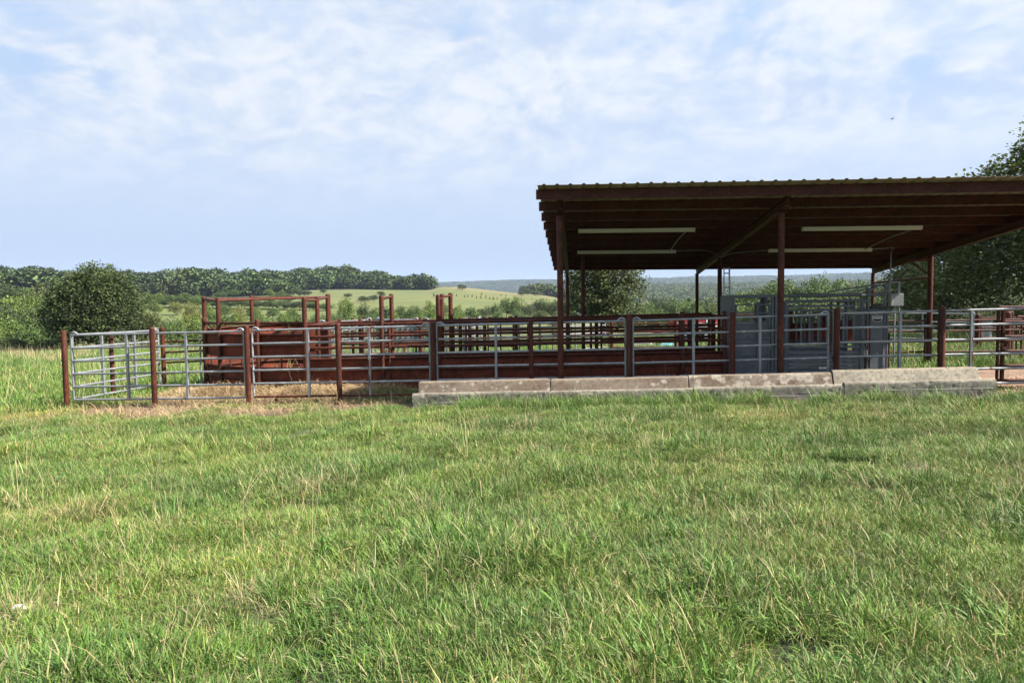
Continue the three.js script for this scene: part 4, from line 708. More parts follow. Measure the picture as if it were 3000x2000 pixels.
{ // right-hand trees
  let [x, z] = place(3215, 36);
  bigTree('oak_tree', 'tall dark oak rising above the shed roof at the right edge', x, z, { seed: 51, lobes: [[0, 6.4, 0, 3.2, 2.9, 3.0], [-2.2, 5.2, 0.6, 3.0, 2.4, 2.6], [-3.6, 3.4, 0.4, 2.8, 2.1, 2.4], [1.8, 4.4, 0.6, 3.2, 2.6, 2.6], [-1.0, 3.0, 1.4, 3.4, 2.1, 2.0], [-0.6, 7.5, 0, 2.1, 1.5, 2.0], [-2.0, 6.5, 0, 1.7, 1.2, 1.6], [-5.6, 2.6, 0.2, 1.8, 1.8, 1.7]], clumps: 2100, perClump: 28, clumpR: 0.5, leaf: 0.145, color: [0.078, 0.112, 0.032], vary: 0.5, deep: 0.5, trunk: [0.42, 7], limbs: 46 });
  [x, z] = place(2815, 44);
  bigTree('oak_tree', 'dark broad tree seen under the right end of the roof', x, z, { seed: 61, lobes: [[0, 4.1, 0, 2.8, 2.9, 2.6], [-1.8, 3.0, 0.4, 2.1, 2.2, 2.0], [1.9, 3.1, 0.3, 2.2, 2.3, 2.0], [0.3, 5.9, 0, 2.1, 1.7, 1.9], [0, 1.7, 1.0, 2.8, 1.6, 1.6]], clumps: 950, perClump: 26, clumpR: 0.45, leaf: 0.15, color: [0.076, 0.110, 0.032], vary: 0.5, deep: 0.5, trunk: [0.3, 5.5], limbs: 36 });
  [x, z] = place(2668, 55);
  bigTree('oak_tree', 'smaller leafy tree showing between the rear shed columns at the right', x, z, { seed: 71, lobes: [[0, 3.6, 0, 1.6, 2.0, 1.5], [-0.7, 2.4, 0.4, 1.5, 1.7, 1.3], [0.9, 2.6, 0.2, 1.5, 1.7, 1.4], [0.2, 4.6, 0, 1.1, 1.1, 1.1]], clumps: 420, perClump: 22, clumpR: 0.36, leaf: 0.17, color: [0.055, 0.082, 0.024], vary: 0.4, deep: 0.5, trunk: [0.18, 4.2], limbs: 24 });
}
// prototypes of unit height for the trees of the middle distance
const unitTree = (seed, color, wide = 1, conic = 0, clumps = 380, per = 14) => {
  const r = rng(seed), lobes = conic ? [[0, 0.34, 0, 0.22, 0.3, 0.22], [0, 0.62, 0, 0.14, 0.3, 0.14], [0, 0.82, 0, 0.07, 0.17, 0.07]] : [[0.04 * (r() - 0.5), 0.48, 0, 0.3 * wide, 0.34, 0.3 * wide]];
  if (!conic) for (let i = 0; i < 8; i++) { const a = i / 8 * 6.283 + r(), q = 0.22 * wide; const k = 0.13 + 0.16 * r(), q2 = q * (0.8 + 0.7 * r()); lobes.push([q2 * Math.cos(a), 0.28 + 0.46 * r(), q2 * Math.sin(a), k * 1.15 * wide, k, k * 1.15 * wide]); }
  if (!conic) lobes.push([0.06 * (r() - 0.5), 0.8, 0, 0.2 * wide, 0.2, 0.2 * wide]);
  const c = crown(seed, { lobes, clumps, perClump: per, clumpR: 0.07, leaf: 0.043, color, vary: 0.35, deep: 0.4 });
  return { crown: c.geo, trunk: limbs(c.tips.slice(0, 7), V(0, -0.08, 0), V(0, 0.6, 0), 0.03, seed, 5) };
};
const kinds = {
  bright: [101, [0.118, 0.19, 0.036], 1.0], mid: [103, [0.078, 0.135, 0.030], 1.05], dark: [105, [0.056, 0.088, 0.028], 1.0], olive: [107, [0.09, 0.118, 0.036], 1.1], yellow: [109, [0.17, 0.20, 0.055], 0.95], mid2: [111, [0.070, 0.125, 0.030], 1.25], dark2: [113, [0.062, 0.092, 0.032], 1.2],
};
const protos = Object.fromEntries(Object.entries(kinds).flatMap(([k, [s, c, w]]) => [[k, unitTree(s, c, w)], [k + 'B', unitTree(s + 300, c, w * 1.1)]]));
protos.cedar = unitTree(121, [0.030, 0.045, 0.018], 1, 1, 90, 10);
const tr0 = rng(555);
// s, top: where its crown stands in bearing and height; wpx: its breadth in the same measure; d: distance in metres
function treeAt(s, top, wpx, d, kind, label, group, name = 'leafy_tree', category = 'tree') {
  const [x, z] = place(s, d), b = Math.atan((s - 1500) / 2000), dep = d * Math.cos(b), y0 = H(x, z) - 0.1, y1 = 1.65 + (horizon(s) - top) / 2000 * dep, h = Math.max(0.8, y1 - y0), w = Math.max(wpx / 2000 * dep, kind === 'cedar' ? 0 : Math.min(h, 1.1 * wpx / 2000 * dep * 2) * 0.62);
  const t = thing(name, label, category, x, y0, z, group), p = protos[kind !== 'cedar' && tr0() < 0.5 ? kind + 'B' : kind];
  const m = shade(new THREE.Mesh(p.crown, M.leaf)); m.name = 'crown'; t.add(m);
  const k = shade(new THREE.Mesh(p.trunk, M.bark)); k.name = 'trunk'; t.add(k);
  t.scale.set(w * 1.0, h, w * 1.0); t.rotation.y = tr0() * 6.28; return t;
}
// a tree whose foot stands at a given height in that measure: walk out until the ground is there
function groundAt(s, base) { const b = Math.atan((s - 1500) / 2000); let best = 300; for (let d = 150; d < 800; d += 4) { const [x, z] = place(s, d), py = horizon(s) - (H(x, z) - 1.65) / (d * Math.cos(b)) * 2000; best = d; if (py <= base) break; } return best; }
const hue = { bright: 'bright green', mid: 'mid-green', mid2: 'broad green', dark: 'dark green', dark2: 'broad dark', olive: 'olive green', yellow: 'yellow-green', cedar: 'dark' };
const nth = (i) => { const one = ['', 'first', 'second', 'third', 'fourth', 'fifth', 'sixth', 'seventh', 'eighth', 'ninth', 'tenth', 'eleventh', 'twelfth', 'thirteenth', 'fourteenth', 'fifteenth', 'sixteenth', 'seventeenth', 'eighteenth', 'nineteenth', 'twentieth']; return one[i]; };
function row(list, label, group, name, category) { [...list].sort((a, b) => a[0] - b[0]).forEach(([s, top, w, d, k], i) => treeAt(s, top, w, d < 0 ? groundAt(s, -d) : d, k, `${hue[k]} ${label}, ${nth(i + 1)} from the left`, group, name, category)); }
// bushes and trees left of and below the big tree
row([[-40, 940, 120, 66, 'bright'], [32, 975, 90, 64, 'dark'], [88, 958, 110, 70, 'mid'], [128, 985, 70, 66, 'dark'], [10, 925, 130, 84, 'bright'], [95, 922, 120, 88, 'mid'], [150, 940, 90, 80, 'mid2']], 'bush on the slope left of the lone tree', 'bushes on the slope at the left', 'bush', 'bush');
row([[-50, 872, 130, 110, 'mid'], [40, 868, 120, 105, 'bright'], [110, 864, 100, 112, 'bright'], [150, 872, 70, 108, 'mid'], [15, 885, 110, 98, 'dark'], [75, 895, 110, 95, 'dark']], 'tree in the hollow left of the lone tree', 'trees in the hollow at the left');
row([[-30, 832, 90, 190, 'dark'], [30, 824, 70, 185, 'dark'], [72, 838, 60, 200, 'mid'], [118, 826, 80, 180, 'olive'], [165, 845, 60, 195, 'mid']], 'tall tree above the bushes at the left edge', 'tall trees at the left edge');
row([[440, 913, 60, 58, 'olive'], [478, 940, 50, 70, 'mid'], [520, 930, 60, 74, 'mid'], [565, 925, 70, 76, 'bright'], [610, 930, 60, 80, 'mid'], [500, 918, 60, 92, 'dark'], [640, 915, 50, 92, 'mid']], 'low bush right of the lone dark tree', 'scrub behind the pen', 'bush', 'bush');
row([[557, 884, 44, 165, 'yellow'], [705, 893, 46, 165, 'yellow'], [762, 903, 36, 160, 'bright'], [825, 915, 46, 150, 'mid'], [668, 915, 46, 140, 'dark'], [620, 905, 44, 155, 'bright'], [880, 920, 50, 140, 'dark'], [925, 918, 48, 150, 'mid'], [970, 915, 44, 150, 'mid2'], [1020, 872, 56, 160, 'bright'], [1062, 888, 46, 165, 'dark'], [1100, 900, 40, 170, 'mid'], [1135, 895, 52, 175, 'dark'], [1175, 893, 50, 170, 'mid'], [1215, 893, 56, 165, 'mid2'], [1258, 880, 54, 170, 'bright'], [1160, 915, 46, 130, 'bright'], [1095, 915, 46, 135, 'mid'], [1290, 905, 60, 140, 'bright'], [1230, 912, 54, 132, 'bright']], 'tree in the valley row below the hillside', 'valley trees left of the shed');
row([[432, 856, 60, -900, 'bright'], [466, 858, 58, -901, 'bright'], [505, 862, 60, -902, 'mid'], [545, 856, 58, -902, 'mid'], [585, 864, 56, -903, 'bright'], [625, 866, 56, -904, 'mid'], [668, 868, 58, -905, 'mid2'], [710, 870, 56, -906, 'mid'], [750, 874, 54, -906, 'dark'], [790, 874, 56, -907, 'mid'], [835, 876, 58, -908, 'mid2'], [880, 878, 54, -909, 'dark'], [920, 880, 54, -910, 'mid'], [955, 886, 50, -911, 'mid']], 'hedgerow tree between the two far fields', 'hedgerow trees between the fields');
row([[655, 918, 70, 88, 'mid'], [700, 924, 66, 84, 'bright'], [745, 920, 70, 88, 'mid2'], [790, 926, 66, 82, 'mid'], [835, 922, 70, 90, 'bright'], [880, 926, 66, 84, 'mid'], [925, 924, 70, 88, 'dark'], [970, 926, 66, 84, 'mid'], [1010, 922, 70, 90, 'mid2'], [1060, 926, 70, 86, 'bright'], [1110, 924, 70, 88, 'mid'], [1165, 926, 70, 84, 'dark'], [1215, 924, 70, 88, 'mid2'], [1270, 926, 70, 86, 'bright']], 'bush in the scrub line behind the tub', 'scrub line behind the tub', 'bush', 'bush');
row([[455, 878, 50, 240, 'bright'], [520, 884, 44, 235, 'yellow'], [610, 890, 44, 225, 'bright'], [660, 892, 40, 225, 'mid'], [735, 896, 44, 215, 'bright'], [800, 900, 40, 215, 'mid'], [860, 902, 44, 210, 'bright']], 'round tree in the lower field edge', 'trees at the lower field edge');
row([[727, 838, 36, -864, 'mid'], [765, 834, 40, -864, 'mid'], [795, 846, 34, -872, 'bright'], [825, 852, 40, -882, 'mid'], [850, 858, 34, -886, 'dark'], [880, 844, 30, -866, 'dark'], [905, 848, 28, -866, 'dark'], [690, 846, 36, -870, 'mid'], [650, 850, 36, -874, 'mid2']], 'tree on the slope below the ridge', 'slope trees below the ridge');
row([[951, 845, 18, -860, 'dark'], [1020, 858, 26, -872, 'dark'], [1072, 866, 36, -886, 'dark2'], [1098, 862, 30, -882, 'dark'], [1122, 852, 26, -870, 'olive'], [845, 872, 28, -894, 'dark']], 'shrub alone on the hillside field', 'shrubs on the hillside field', 'shrub', 'shrub');
treeAt(1357, 832, 28, groundAt(1357, 850), 'olive', 'lone tree on the skyline of the bare hill', undefined);
row([[1273, 855, 13, -871, 'cedar'], [1302, 856, 13, -872, 'cedar'], [1328, 857, 8, -868, 'cedar'], [1340, 858, 8, -869, 'cedar'], [1363, 860, 9, -872, 'cedar'], [1372, 861, 8, -872, 'cedar'], [1385, 860, 9, -872, 'cedar'], [1398, 864, 8, -875, 'cedar'], [1410, 862, 10, -875, 'cedar'], [1425, 862, 9, -874, 'cedar'], [1437, 866, 9, -878, 'cedar'], [1447, 865, 11, -879, 'cedar'], [1458, 868, 7, -878, 'cedar'], [1413, 853, 9, -865, 'cedar'], [1470, 858, 7, -868, 'cedar'], [1484, 860, 7, -870, 'cedar'], [1530, 868, 6, -877, 'cedar'], [1560, 870, 6, -879, 'cedar']], 'small cedar across the bare hillside', 'cedars on the bare hillside', 'cedar');
row([[1530, 851, 22, -866, 'dark'], [1548, 843, 28, -866, 'dark'], [1570, 850, 26, -866, 'dark2'], [1586, 855, 20, -866, 'dark']], 'tree in the clump on the far hill', 'clump on the far hill');
row([[1300, 885, 50, 205, 'mid'], [1345, 893, 46, 200, 'bright'], [1385, 897, 46, 195, 'mid'], [1420, 895, 44, 200, 'dark'], [1455, 888, 46, 205, 'mid2'], [1485, 871, 48, 215, 'mid'], [1512, 868, 50, 215, 'bright'], [1545, 882, 44, 205, 'dark'], [1575, 876, 48, 210, 'dark'], [1600, 873, 50, 210, 'mid2'], [1630, 878, 48, 205, 'dark'], [1660, 876, 50, 205, 'mid'], [1340, 912, 52, 160, 'bright'], [1400, 912, 52, 155, 'mid'], [1460, 910, 54, 160, 'mid'], [1520, 906, 54, 160, 'mid2'], [1580, 908, 52, 158, 'olive'], [1635, 910, 52, 155, 'olive']], 'valley tree left of the shed column', 'valley trees below the bare hill');
row([[1905, 884, 44, 150, 'mid'], [1917, 852, 30, 190, 'dark'], [1945, 870, 44, 180, 'dark'], [1975, 872, 46, 175, 'mid2'], [2010, 880, 50, 150, 'bright'], [2045, 876, 50, 150, 'mid'], [2080, 868, 56, 140, 'olive'], [1930, 900, 60, 110, 'mid'], [1990, 900, 60, 105, 'dark'], [2050, 896, 60, 105, 'bright'], [2100, 888, 56, 110, 'mid2'], [1880, 895, 50, 130, 'mid']], 'valley tree seen under the roof', 'trees seen under the roof');
row([[2130, 860, 90, 150, 'olive'], [2170, 850, 94, 146, 'mid'], [2215, 846, 96, 150, 'olive'], [2262, 830, 100, 145, 'mid2'], [2310, 813, 110, 140, 'mid'], [2352, 816, 96, 146, 'dark'], [2398, 805, 110, 140, 'mid2'], [2445, 814, 100, 143, 'mid'], [2492, 824, 96, 146, 'olive'], [2540, 818, 96, 142, 'mid'], [2588, 816, 96, 140, 'olive'], [2625, 826, 90, 138, 'mid'], [2150, 885, 100, 105, 'bright'], [2225, 878, 110, 102, 'mid'], [2300, 866, 116, 100, 'dark'], [2380, 864, 116, 98, 'mid'], [2450, 868, 110, 98, 'olive'], [2520, 862, 110, 94, 'dark'], [2590, 858, 114, 90, 'mid'], [2655, 872, 90, 72, 'bright']], 'tree in the row behind the chute', 'tree row behind the chute');
row([[2660, 905, 90, 47, 'dark'], [2720, 900, 90, 45, 'mid'], [2780, 905, 100, 42, 'dark2'], [2845, 895, 110, 40, 'dark'], [2915, 905, 110, 38, 'dark2'], [2985, 898, 110, 37, 'mid'], [3060, 890, 120, 36, 'dark'], [2630, 915, 70, 50, 'bright'], [2950, 860, 120, 42, 'dark'], [2880, 850, 110, 46, 'dark2']], 'thicket bush under the right trees', 'thicket at the right', 'bush', 'bush');

// ------------------------------------------------------------------ far woods that read as one mass
function woods(name, label, spots, seed, color, sizeBase) {
  const r = rng(seed), groups = [[], [], []];
  spots.forEach((p) => groups[Math.floor(r() * 3)].push(p));
  groups.forEach((g, k) => {
    if (!g.length) return;
    const rr = rng(seed + k * 7), lobes = [[0, 0.5, 0, 0.40, 0.42, 0.40]]; for (let i = 0; i < 6; i++) { const a = i * 1.05 + rr(); const k2 = 0.14 + 0.15 * rr(); lobes.push([0.28 * Math.cos(a), 0.34 + 0.42 * rr(), 0.28 * Math.sin(a), k2, k2, k2]); }
    const c = crown(seed + k, { lobes, clumps: 150, perClump: 7, clumpR: 0.075, leaf: 0.105, color, vary: 0.35, deep: 0.25 });
    { const p = c.geo.attributes.position, n = c.geo.attributes.normal, v = V(); for (let i = 0; i < p.count; i++) { v.set(p.getX(i), p.getY(i) - 0.42, p.getZ(i)).normalize().multiplyScalar(1.6); const f = v.x * n.getX(i) + v.y * n.getY(i) + v.z * n.getZ(i) < 0 ? -1 : 1; v.x += f * n.getX(i); v.y += f * n.getY(i); v.z += f * n.getZ(i); v.normalize(); n.setXYZ(i, v.x, v.y, v.z); } }
    const im = shade(new THREE.InstancedMesh(c.geo, M.farleaf, g.length)); im.name = numbered(name); tag(im, label, 'woodland', undefined, 'stuff'); scene.add(im);
    const m = new THREE.Matrix4(), q = new THREE.Quaternion(), col = new THREE.Color();
    g.forEach(([x, z, h, w], i) => { q.setFromAxisAngle(UPV, rr() * 6.28); m.compose(V(x, H(x, z) - h * 0.08, z), q, V(w, h, w)); im.setMatrixAt(i, m); const v = 0.6 + 0.5 * rr() + 0.5 * clamp(0.5 + noise(x * 0.02, z * 0.02)), y = rr() < 0.25 ? 0.5 * rr() : 0; col.setRGB(v * (1 + y), v * (1 + y * 0.4), v); im.setColorAt(i, col); });
  });
}
{
  const r = rng(2024); let spots = [];
  for (let i = 0; i < 14000 && spots.length < 5200; i++) { const b = mix(-0.95, -0.118, r()), d = Math.sqrt(mix(430 * 430, 900 * 900, r())); if (d < woodsEdge(b) + 10 * noise(b * 60, 3) && !(b > -0.47 && b < -0.3 && d > 350 && r() < 0.2 + 0.5 * noise(b * 90, d * 0.02))) continue; const x = Math.sin(b - CAMYAW) * d, z = -Math.cos(b - CAMYAW) * d, h = 6.5 + 8.5 * r() * r() + 3.5 * noise(b * 40, 7) + 2; spots.push([x, z, h, h * (0.8 + 0.75 * r())]); }
  woods('ridge_woodland', 'dark green wood covering the ridge at the left', spots, 3001, [0.050, 0.086, 0.028]);
  spots = [];
  for (let i = 0; i < 26000 && spots.length < 15000; i++) { const b = mix(0.02, 0.85, r()), d = Math.sqrt(mix(330 * 330, 2350 * 2350, r())); if (b < 0.1 && d < 700) continue; if (noise(b * 22 + 3, d * 0.004) > 0.62) continue; const x = Math.sin(b - CAMYAW) * d, z = -Math.cos(b - CAMYAW) * d, h = 10 + 7 * r(); spots.push([x, z, h, h * (0.8 + 0.4 * r())]); }
  woods('valley_woodland', 'hazy green wood covering the rolling hills beyond the shed', spots, 3101, [0.056, 0.086, 0.032]);
  spots = [];
  for (let i = 0; i < 14000; i++) { const b = mix(-0.2, 0.85, r()), d = mix(2350, 4400, Math.sqrt(r())); if (noise(b * 30 + 9, d * 0.002) > 0.7) continue; const x = Math.sin(b - CAMYAW) * d, z = -Math.cos(b - CAMYAW) * d, h = 15 + 9 * r(); spots.push([x, z, h, h * 1.7]); }
  woods('far_woodland', 'blue hazy woods on the farthest hills', spots, 3201, [0.046, 0.070, 0.03]);
}

// ------------------------------------------------------------------ grass
function tuft(seed, { n, h, w, spread, lean, cols, segs = 3 }) {
  const r = rng(seed), pos = [], col = [], idx = [];
  for (let i = 0; i < n; i++) {
    const a = r() * 6.283, rad = spread * Math.sqrt(r()), bx = Math.cos(a) * rad, bz = Math.sin(a) * rad, hh = mix(h[0], h[1], r()), ww = mix(w[0], w[1], r()) / 2, dir = a + (r() - 0.5) * 2.4, l0 = lean * (0.15 + r() * 0.85), curl = 0.25 + r() * 0.9, f = dir + Math.PI / 2 + (r() - 0.5) * 1.2;
    const c = cols[Math.floor(r() * cols.length)], v = 0.68 + 0.64 * r(), base = pos.length / 3; let x = bx, y = -0.015, z = bz, ang = l0 * 0.6; const st = hh / segs;
    for (let k = 0; k <= segs; k++) {
      const k2 = ww * (k === segs ? 0 : k === 0 ? 0.75 : 1 - 0.35 * (k / segs));
      if (k === segs) { pos.push(x, y, z); col.push(c[0] * v, c[1] * v, c[2] * v); } else { pos.push(x + Math.cos(f) * k2, y, z + Math.sin(f) * k2, x - Math.cos(f) * k2, y, z - Math.sin(f) * k2); col.push(c[0] * v, c[1] * v, c[2] * v, c[0] * v, c[1] * v, c[2] * v); }
      x += Math.cos(dir) * Math.sin(ang) * st; z += Math.sin(dir) * Math.sin(ang) * st; y += Math.cos(ang) * st; ang += curl * l0 / segs * 1.8;
    }
    for (let k = 0; k < segs - 1; k++) { const o = base + k * 2; idx.push(o, o + 1, o + 3, o, o + 3, o + 2); }
    const o = base + (segs - 1) * 2; idx.push(o, o + 1, o + 2);
  }
  const g = new THREE.BufferGeometry(); g.setAttribute('position', new THREE.Float32BufferAttribute(pos, 3)); g.setAttribute('color', new THREE.Float32BufferAttribute(col, 3)); g.setIndex(idx); g.computeVertexNormals(); return g;
}
const green = [[0.108, 0.21, 0.028], [0.082, 0.168, 0.027], [0.152, 0.245, 0.044], [0.10, 0.182, 0.042], [0.18, 0.226, 0.045]], deepGreen = [[0.075, 0.16, 0.03], [0.09, 0.185, 0.032], [0.115, 0.20, 0.048]], dry = [[0.40, 0.32, 0.18], [0.47, 0.39, 0.24], [0.33, 0.25, 0.13], [0.38, 0.33, 0.18]], mixed = [...green, ...green, [0.28, 0.29, 0.08], [0.42, 0.35, 0.19]];
const footprints = [[-3.0, 6.95, -12.62, -11.88], [3.1, 6.35, -15.5, -14.5]];
const blocked = (x, z, m = 0) => footprints.some(([a, b, c, d]) => x > a - m && x < b + m && z > c - m && z < d + m);
function scatter(name, label, geos, mat, { d0, d1, b0 = -0.76, b1 = 0.76, density, seed, scale, keep, tint, margin = 0 }) {
  const r = rng(seed), area = (b1 - b0) / 2 * (d1 * d1 - d0 * d0), N = Math.round(area * density), lists = geos.map(() => []);
  for (let i = 0; i < N; i++) {
    const b = mix(b0, b1, r()) - CAMYAW, d = Math.sqrt(mix(d0 * d0, d1 * d1, r())), x = Math.sin(b) * d, z = -Math.cos(b) * d, p = r();
    if (blocked(x, z, margin) || keep(x, z, d, b) < p) continue;
    lists[Math.floor(r() * geos.length)].push([x, z, d, r(), r(), r(), r()]);
  }
  const m = new THREE.Matrix4(), q = new THREE.Quaternion(), e = new THREE.Euler(), c = new THREE.Color(), tilt = margin ? 0.05 : 0.25;
  lists.forEach((l, k) => {
    if (!l.length) return;
    const im = shade(new THREE.InstancedMesh(geos[k], mat, l.length)); im.name = numbered(name); tag(im, label, 'grass', undefined, 'stuff'); scene.add(im);
    l.forEach(([x, z, d, a, b, s, t], i) => { e.set((b - 0.5) * tilt, a * 6.283, (t - 0.5) * tilt); q.setFromEuler(e); const k2 = scale(x, z, d, s); m.compose(V(x, H(x, z), z), q, V(k2, k2, k2)); im.setMatrixAt(i, m); const v = tint(x, z, d, s); c.setRGB(v[0], v[1], v[2]); im.setColorAt(i, c); });
  });
  return lists.reduce((s, l) => s + l.length, 0);
}
const bare = (x, z) => Math.max(dirtLeft(x, z) * 0.92, strawZone(x, z), dirtRight(x, z), gravel(x, z), underShed(x, z) * 0.85);
const lush = (x, z) => clamp(0.5 + 0.9 * fbm(x * 0.55 + 3, z * 0.55, 3) + 0.45 * noise(x * 1.9, z * 1.9));
const dryness = (x, z) => smooth(0.05, 0.55, fbm(x * 0.33 + 11, z * 0.33 - 4, 4) + 0.16 * smooth(-3.5, -8.5, x) * smooth(-7, -11, z) * smooth(-14, -12, z) - 0.08);
const tintOf = (x, z, d, s) => { const l = lush(x, z), y = dryness(x, z), v = 0.85 + 0.3 * s; return [v * mix(1.25, 0.74, l) * (1 + 0.4 * y), v * mix(1.16, 0.84, l) * (1 + 0.1 * y), v * mix(1.1, 0.85, l) * (1 + 0.3 * y)]; };
const flat = (x, z, d, s) => { const v = 0.8 + 0.4 * s; return [v, v, v]; };
// sods: round-edged patches of many tufts, so that a few overlapping copies cover the ground
function sod(seed, R, list) {
  const r = rng(seed), gs = [];
  for (const [n, o] of list) for (let i = 0; i < n; i++) { const a = r() * 6.283, q = R * Math.sqrt(-Math.log(1 - r() * 0.95)) * 0.6, g = tuft(seed * 1000 + gs.length, o), k = 0.65 + 0.7 * r(); g.rotateX((r() - 0.5) * 0.7); g.rotateY(r() * 6.283); g.scale(k, k, k); g.translate(Math.cos(a) * q, 0, Math.sin(a) * q); gs.push(g); }
  return mergeGeometries(gs);
}
const tTurf = { n: 26, h: [0.035, 0.098], w: [0.0032, 0.0058], spread: 0.06, lean: 1.8, cols: mixed }, tTall = { n: 15, h: [0.07, 0.15], w: [0.0034, 0.0062], spread: 0.05, lean: 1.6, cols: [...green, ...green, [0.30, 0.27, 0.12]], segs: 4 }, tBroad = { n: 9, h: [0.08, 0.16], w: [0.005, 0.0085], spread: 0.045, lean: 1.6, cols: deepGreen, segs: 4 }, tDead = { n: 10, h: [0.07, 0.20], w: [0.0024, 0.004], spread: 0.07, lean: 2.1, cols: dry }, tCulm = { n: 2, h: [0.25, 0.6], w: [0.0020, 0.0032], spread: 0.04, lean: 1.1, cols: dry, segs: 4 };
const turf = [1, 2, 3, 4, 5].map((k) => sod(10 + k, 0.4, [[150, tTurf], [10, tTall], [5, tDead]]));
const tall = [1, 2, 3, 4].map((k) => sod(20 + k, 0.26, [[26, tTall], [14, tTurf], [3, tDead]]));
const broad = [1, 2, 3].map((k) => sod(30 + k, 0.2, [[16, tBroad], [6, tTall]]));
const dead = [1, 2, 3].map((k) => sod(40 + k, 0.3, [[26, tDead], [1, tCulm]]));
const culm = [1, 2, 3, 4].map((k) => sod(50 + k, 0.25, [[5, tCulm]]));
const edge = [1, 2, 3].map((k) => tuft(90 + k, { ...tTall, n: 15, h: [0.12, 0.29], lean: 1.3 }));
const tFar = { n: 15, h: [0.06, 0.19], w: [0.008, 0.015], spread: 0.12, lean: 1.1, cols: mixed }, tFarDry = { n: 10, h: [0.22, 0.55], w: [0.006, 0.010], spread: 0.13, lean: 0.7, cols: dry };
const farSod = [1, 2, 3].map((k) => sod(60 + k, 0.7, [[66, tFar], [1, { ...tFarDry, n: 4 }]])), farDrySod = [1, 2].map((k) => sod(70 + k, 0.8, [[16, tFarDry]]));
const G1 = 'green meadow grass in front of the pens and around them', G2 = 'dry tan grass stems standing in the meadow';
let blades = 0;
const near = { d0: 1.2, d1: 16.2 };
blades += scatter('meadow_grass', G1, turf, M.grass, { ...near, density: 10.5, seed: 1000, scale: (x, z, d, s) => (0.85 + 0.3 * s) * mix(0.72, 1.15, lush(x, z)), keep: (x, z) => 1 - bare(x, z), tint: tintOf, margin: 0.22 });
blades += scatter('meadow_grass', G1, turf, M.grass, { d0: 1.2, d1: 12.5, density: 5, seed: 1050, scale: (x, z, d, s) => 0.7 + 0.3 * s, keep: (x, z) => 1 - bare(x, z), tint: tintOf });
const tussock = (x, z) => smooth(0.08, 0.42, 0.75 * noise(x * 1.25 + 4, z * 1.25) + 0.45 * fbm(x * 0.4, z * 0.4 + 6, 3) + 0.2 * noise(x * 4, z * 4));
blades += scatter('meadow_grass', G1, tall, M.grass, { ...near, density: 15, seed: 1100, scale: (x, z, d, s) => (0.65 + 0.5 * s) * mix(0.8, 1.3, tussock(x, z)), keep: (x, z) => (0.03 + 0.97 * tussock(x, z)) * (1 - bare(x, z)), tint: tintOf, margin: 0.2 });
blades += scatter('meadow_grass', G1, broad, M.grass, { ...near, density: 9, seed: 1200, scale: (x, z, d, s) => 0.65 + 0.6 * s, keep: (x, z) => tussock(x + 31, z - 12) * (1 - bare(x, z)), tint: tintOf, margin: 0.15 });
blades += scatter('dry_grass', G2, dead, M.grass, { ...near, density: 3.6, seed: 1300, scale: (x, z, d, s) => 0.7 + 0.5 * s, keep: (x, z) => 0.14 + 0.86 * dryness(x, z) + 0.25 * dirtLeft(x, z), tint: flat, margin: 0.2 });
blades += scatter('dry_grass', G2, culm, M.grass, { ...near, density: 4.6, seed: 1400, scale: (x, z, d, s) => 0.55 + 0.55 * s, keep: (x, z) => (0.25 + 0.75 * smooth(-0.1, 0.5, fbm(x * 0.7, z * 0.7 + 20, 3))) * (1 - 0.6 * strawZone(x, z)), tint: flat, margin: 0.1 });
blades += scatter('meadow_grass', G1, edge, M.grass, { d0: 11, d1: 14.5, density: 210, seed: 1500, scale: (x, z, d, s) => 0.8 + 0.75 * s, keep: (x, z) => (z > -11.88 && z < -11.35 && x > -3.3 && x < 7.2 ? smooth(-0.25, 0.5, noise(x * 1.5, 1) + 0.7 * smooth(-2.2, -1.0, x) * smooth(3.0, 1.4, x) - 0.02) : 0), tint: (x, z, d, s) => { const v = 0.85 + 0.3 * s; return [v * 0.9, v, v * 0.9]; } });
blades += scatter('pasture_grass', 'green pasture grass behind the pens', farSod, M.grass, { d0: 16.2, d1: 36, density: 3.2, seed: 1600, b0: -0.74, b1: 0.74, scale: (x, z, d, s) => 0.8 + 0.5 * s, keep: (x, z) => 1 - bare(x, z), tint: (x, z, d, s) => { const v = 0.85 + 0.3 * s; return [v * (0.9 + 0.25 * dryness(x, z)), v, v * 0.9]; }, margin: 0.3 });
blades += scatter('pasture_grass', 'green pasture grass behind the pens', farSod, M.grass, { d0: 36, d1: 64, density: 1.3, seed: 1650, b0: -0.74, b1: 0.74, scale: (x, z, d, s) => 0.9 + 0.5 * s, keep: () => 1, tint: (x, z, d, s) => { const v = 0.8 + 0.25 * s; return [v * 0.85, v, v * 0.9]; } });
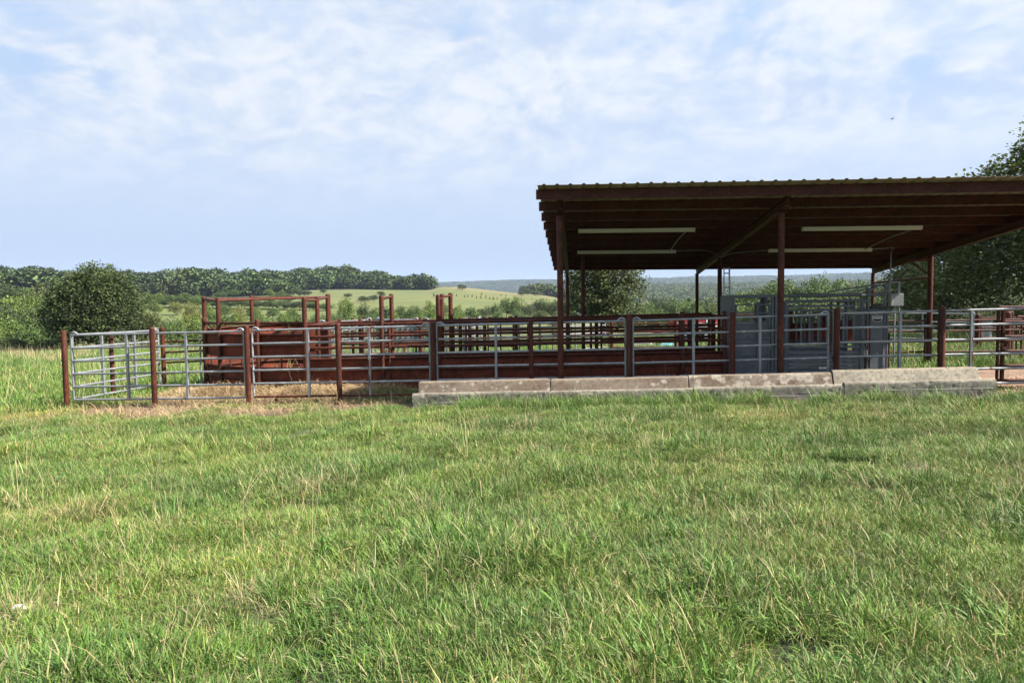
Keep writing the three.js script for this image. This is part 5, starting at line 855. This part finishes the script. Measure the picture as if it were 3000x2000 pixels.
blades += scatter('dry_grass', 'tall tan grass along the edge of the pasture', farDrySod, M.grass, { d0: 30, d1: 60, density: 0.3, seed: 1700, b0: -0.74, b1: -0.2, scale: (x, z, d, s) => 0.7 + 0.6 * s, keep: (x, z, d, b) => smooth(36, 47, d) * (0.5 + 0.6 * noise(x * 0.3, z * 0.3)), tint: flat });
// straw and litter in the pen, chips at the right
const stalk = tuft(81, { n: 7, h: [0.14, 0.40], w: [0.003, 0.006], spread: 0.08, lean: 2.3, cols: [[0.36, 0.26, 0.135], [0.27, 0.18, 0.095], [0.44, 0.33, 0.185], [0.19, 0.12, 0.07]] });
const chip = tuft(83, { n: 6, h: [0.04, 0.14], w: [0.005, 0.012], spread: 0.08, lean: 3.0, cols: [[0.42, 0.27, 0.18], [0.34, 0.2, 0.13], [0.48, 0.33, 0.23], [0.22, 0.13, 0.09]], segs: 2 });
blades += scatter('straw_litter', 'matted dead straw lying in the pen before the tub', [stalk], M.straw, { d0: 12.4, d1: 17.5, b0: -0.72, b1: 0.0, density: 300, seed: 1800, scale: (x, z, d, s) => 0.8 + 0.7 * s, keep: (x, z) => Math.max(strawZone(x, z), 0.16 * dirtLeft(x, z)), tint: flat });
blades += scatter('straw_litter', 'reddish wood chips on the bare ground at the right', [chip], M.straw, { d0: 12, d1: 17, b0: 0.5, b1: 0.8, density: 420, seed: 1900, scale: (x, z, d, s) => 0.7 + 0.7 * s, keep: (x, z) => dirtRight(x, z), tint: flat });
console.log('tufts', blades);
{ // pale stone in the grass
  const g = new THREE.IcosahedronGeometry(0.05, 3), p = g.attributes.position; for (let i = 0; i < p.count; i++) { const k = 1 + 0.3 * noise(p.getX(i) * 22, p.getY(i) * 22 + p.getZ(i) * 15); p.setXYZ(i, p.getX(i) * k * 1.3, p.getY(i) * k * 0.6, p.getZ(i) * k); } g.computeVertexNormals(); g.scale(0.6, 0.6, 0.6); g.translate(-3.2, H(-3.2, -3.54) + 0.025, -3.54);
  single('stone', g, M.lime, 'small pale stone in the grass at the lower left', 'stone');
}
renderer.render(scene, camera);
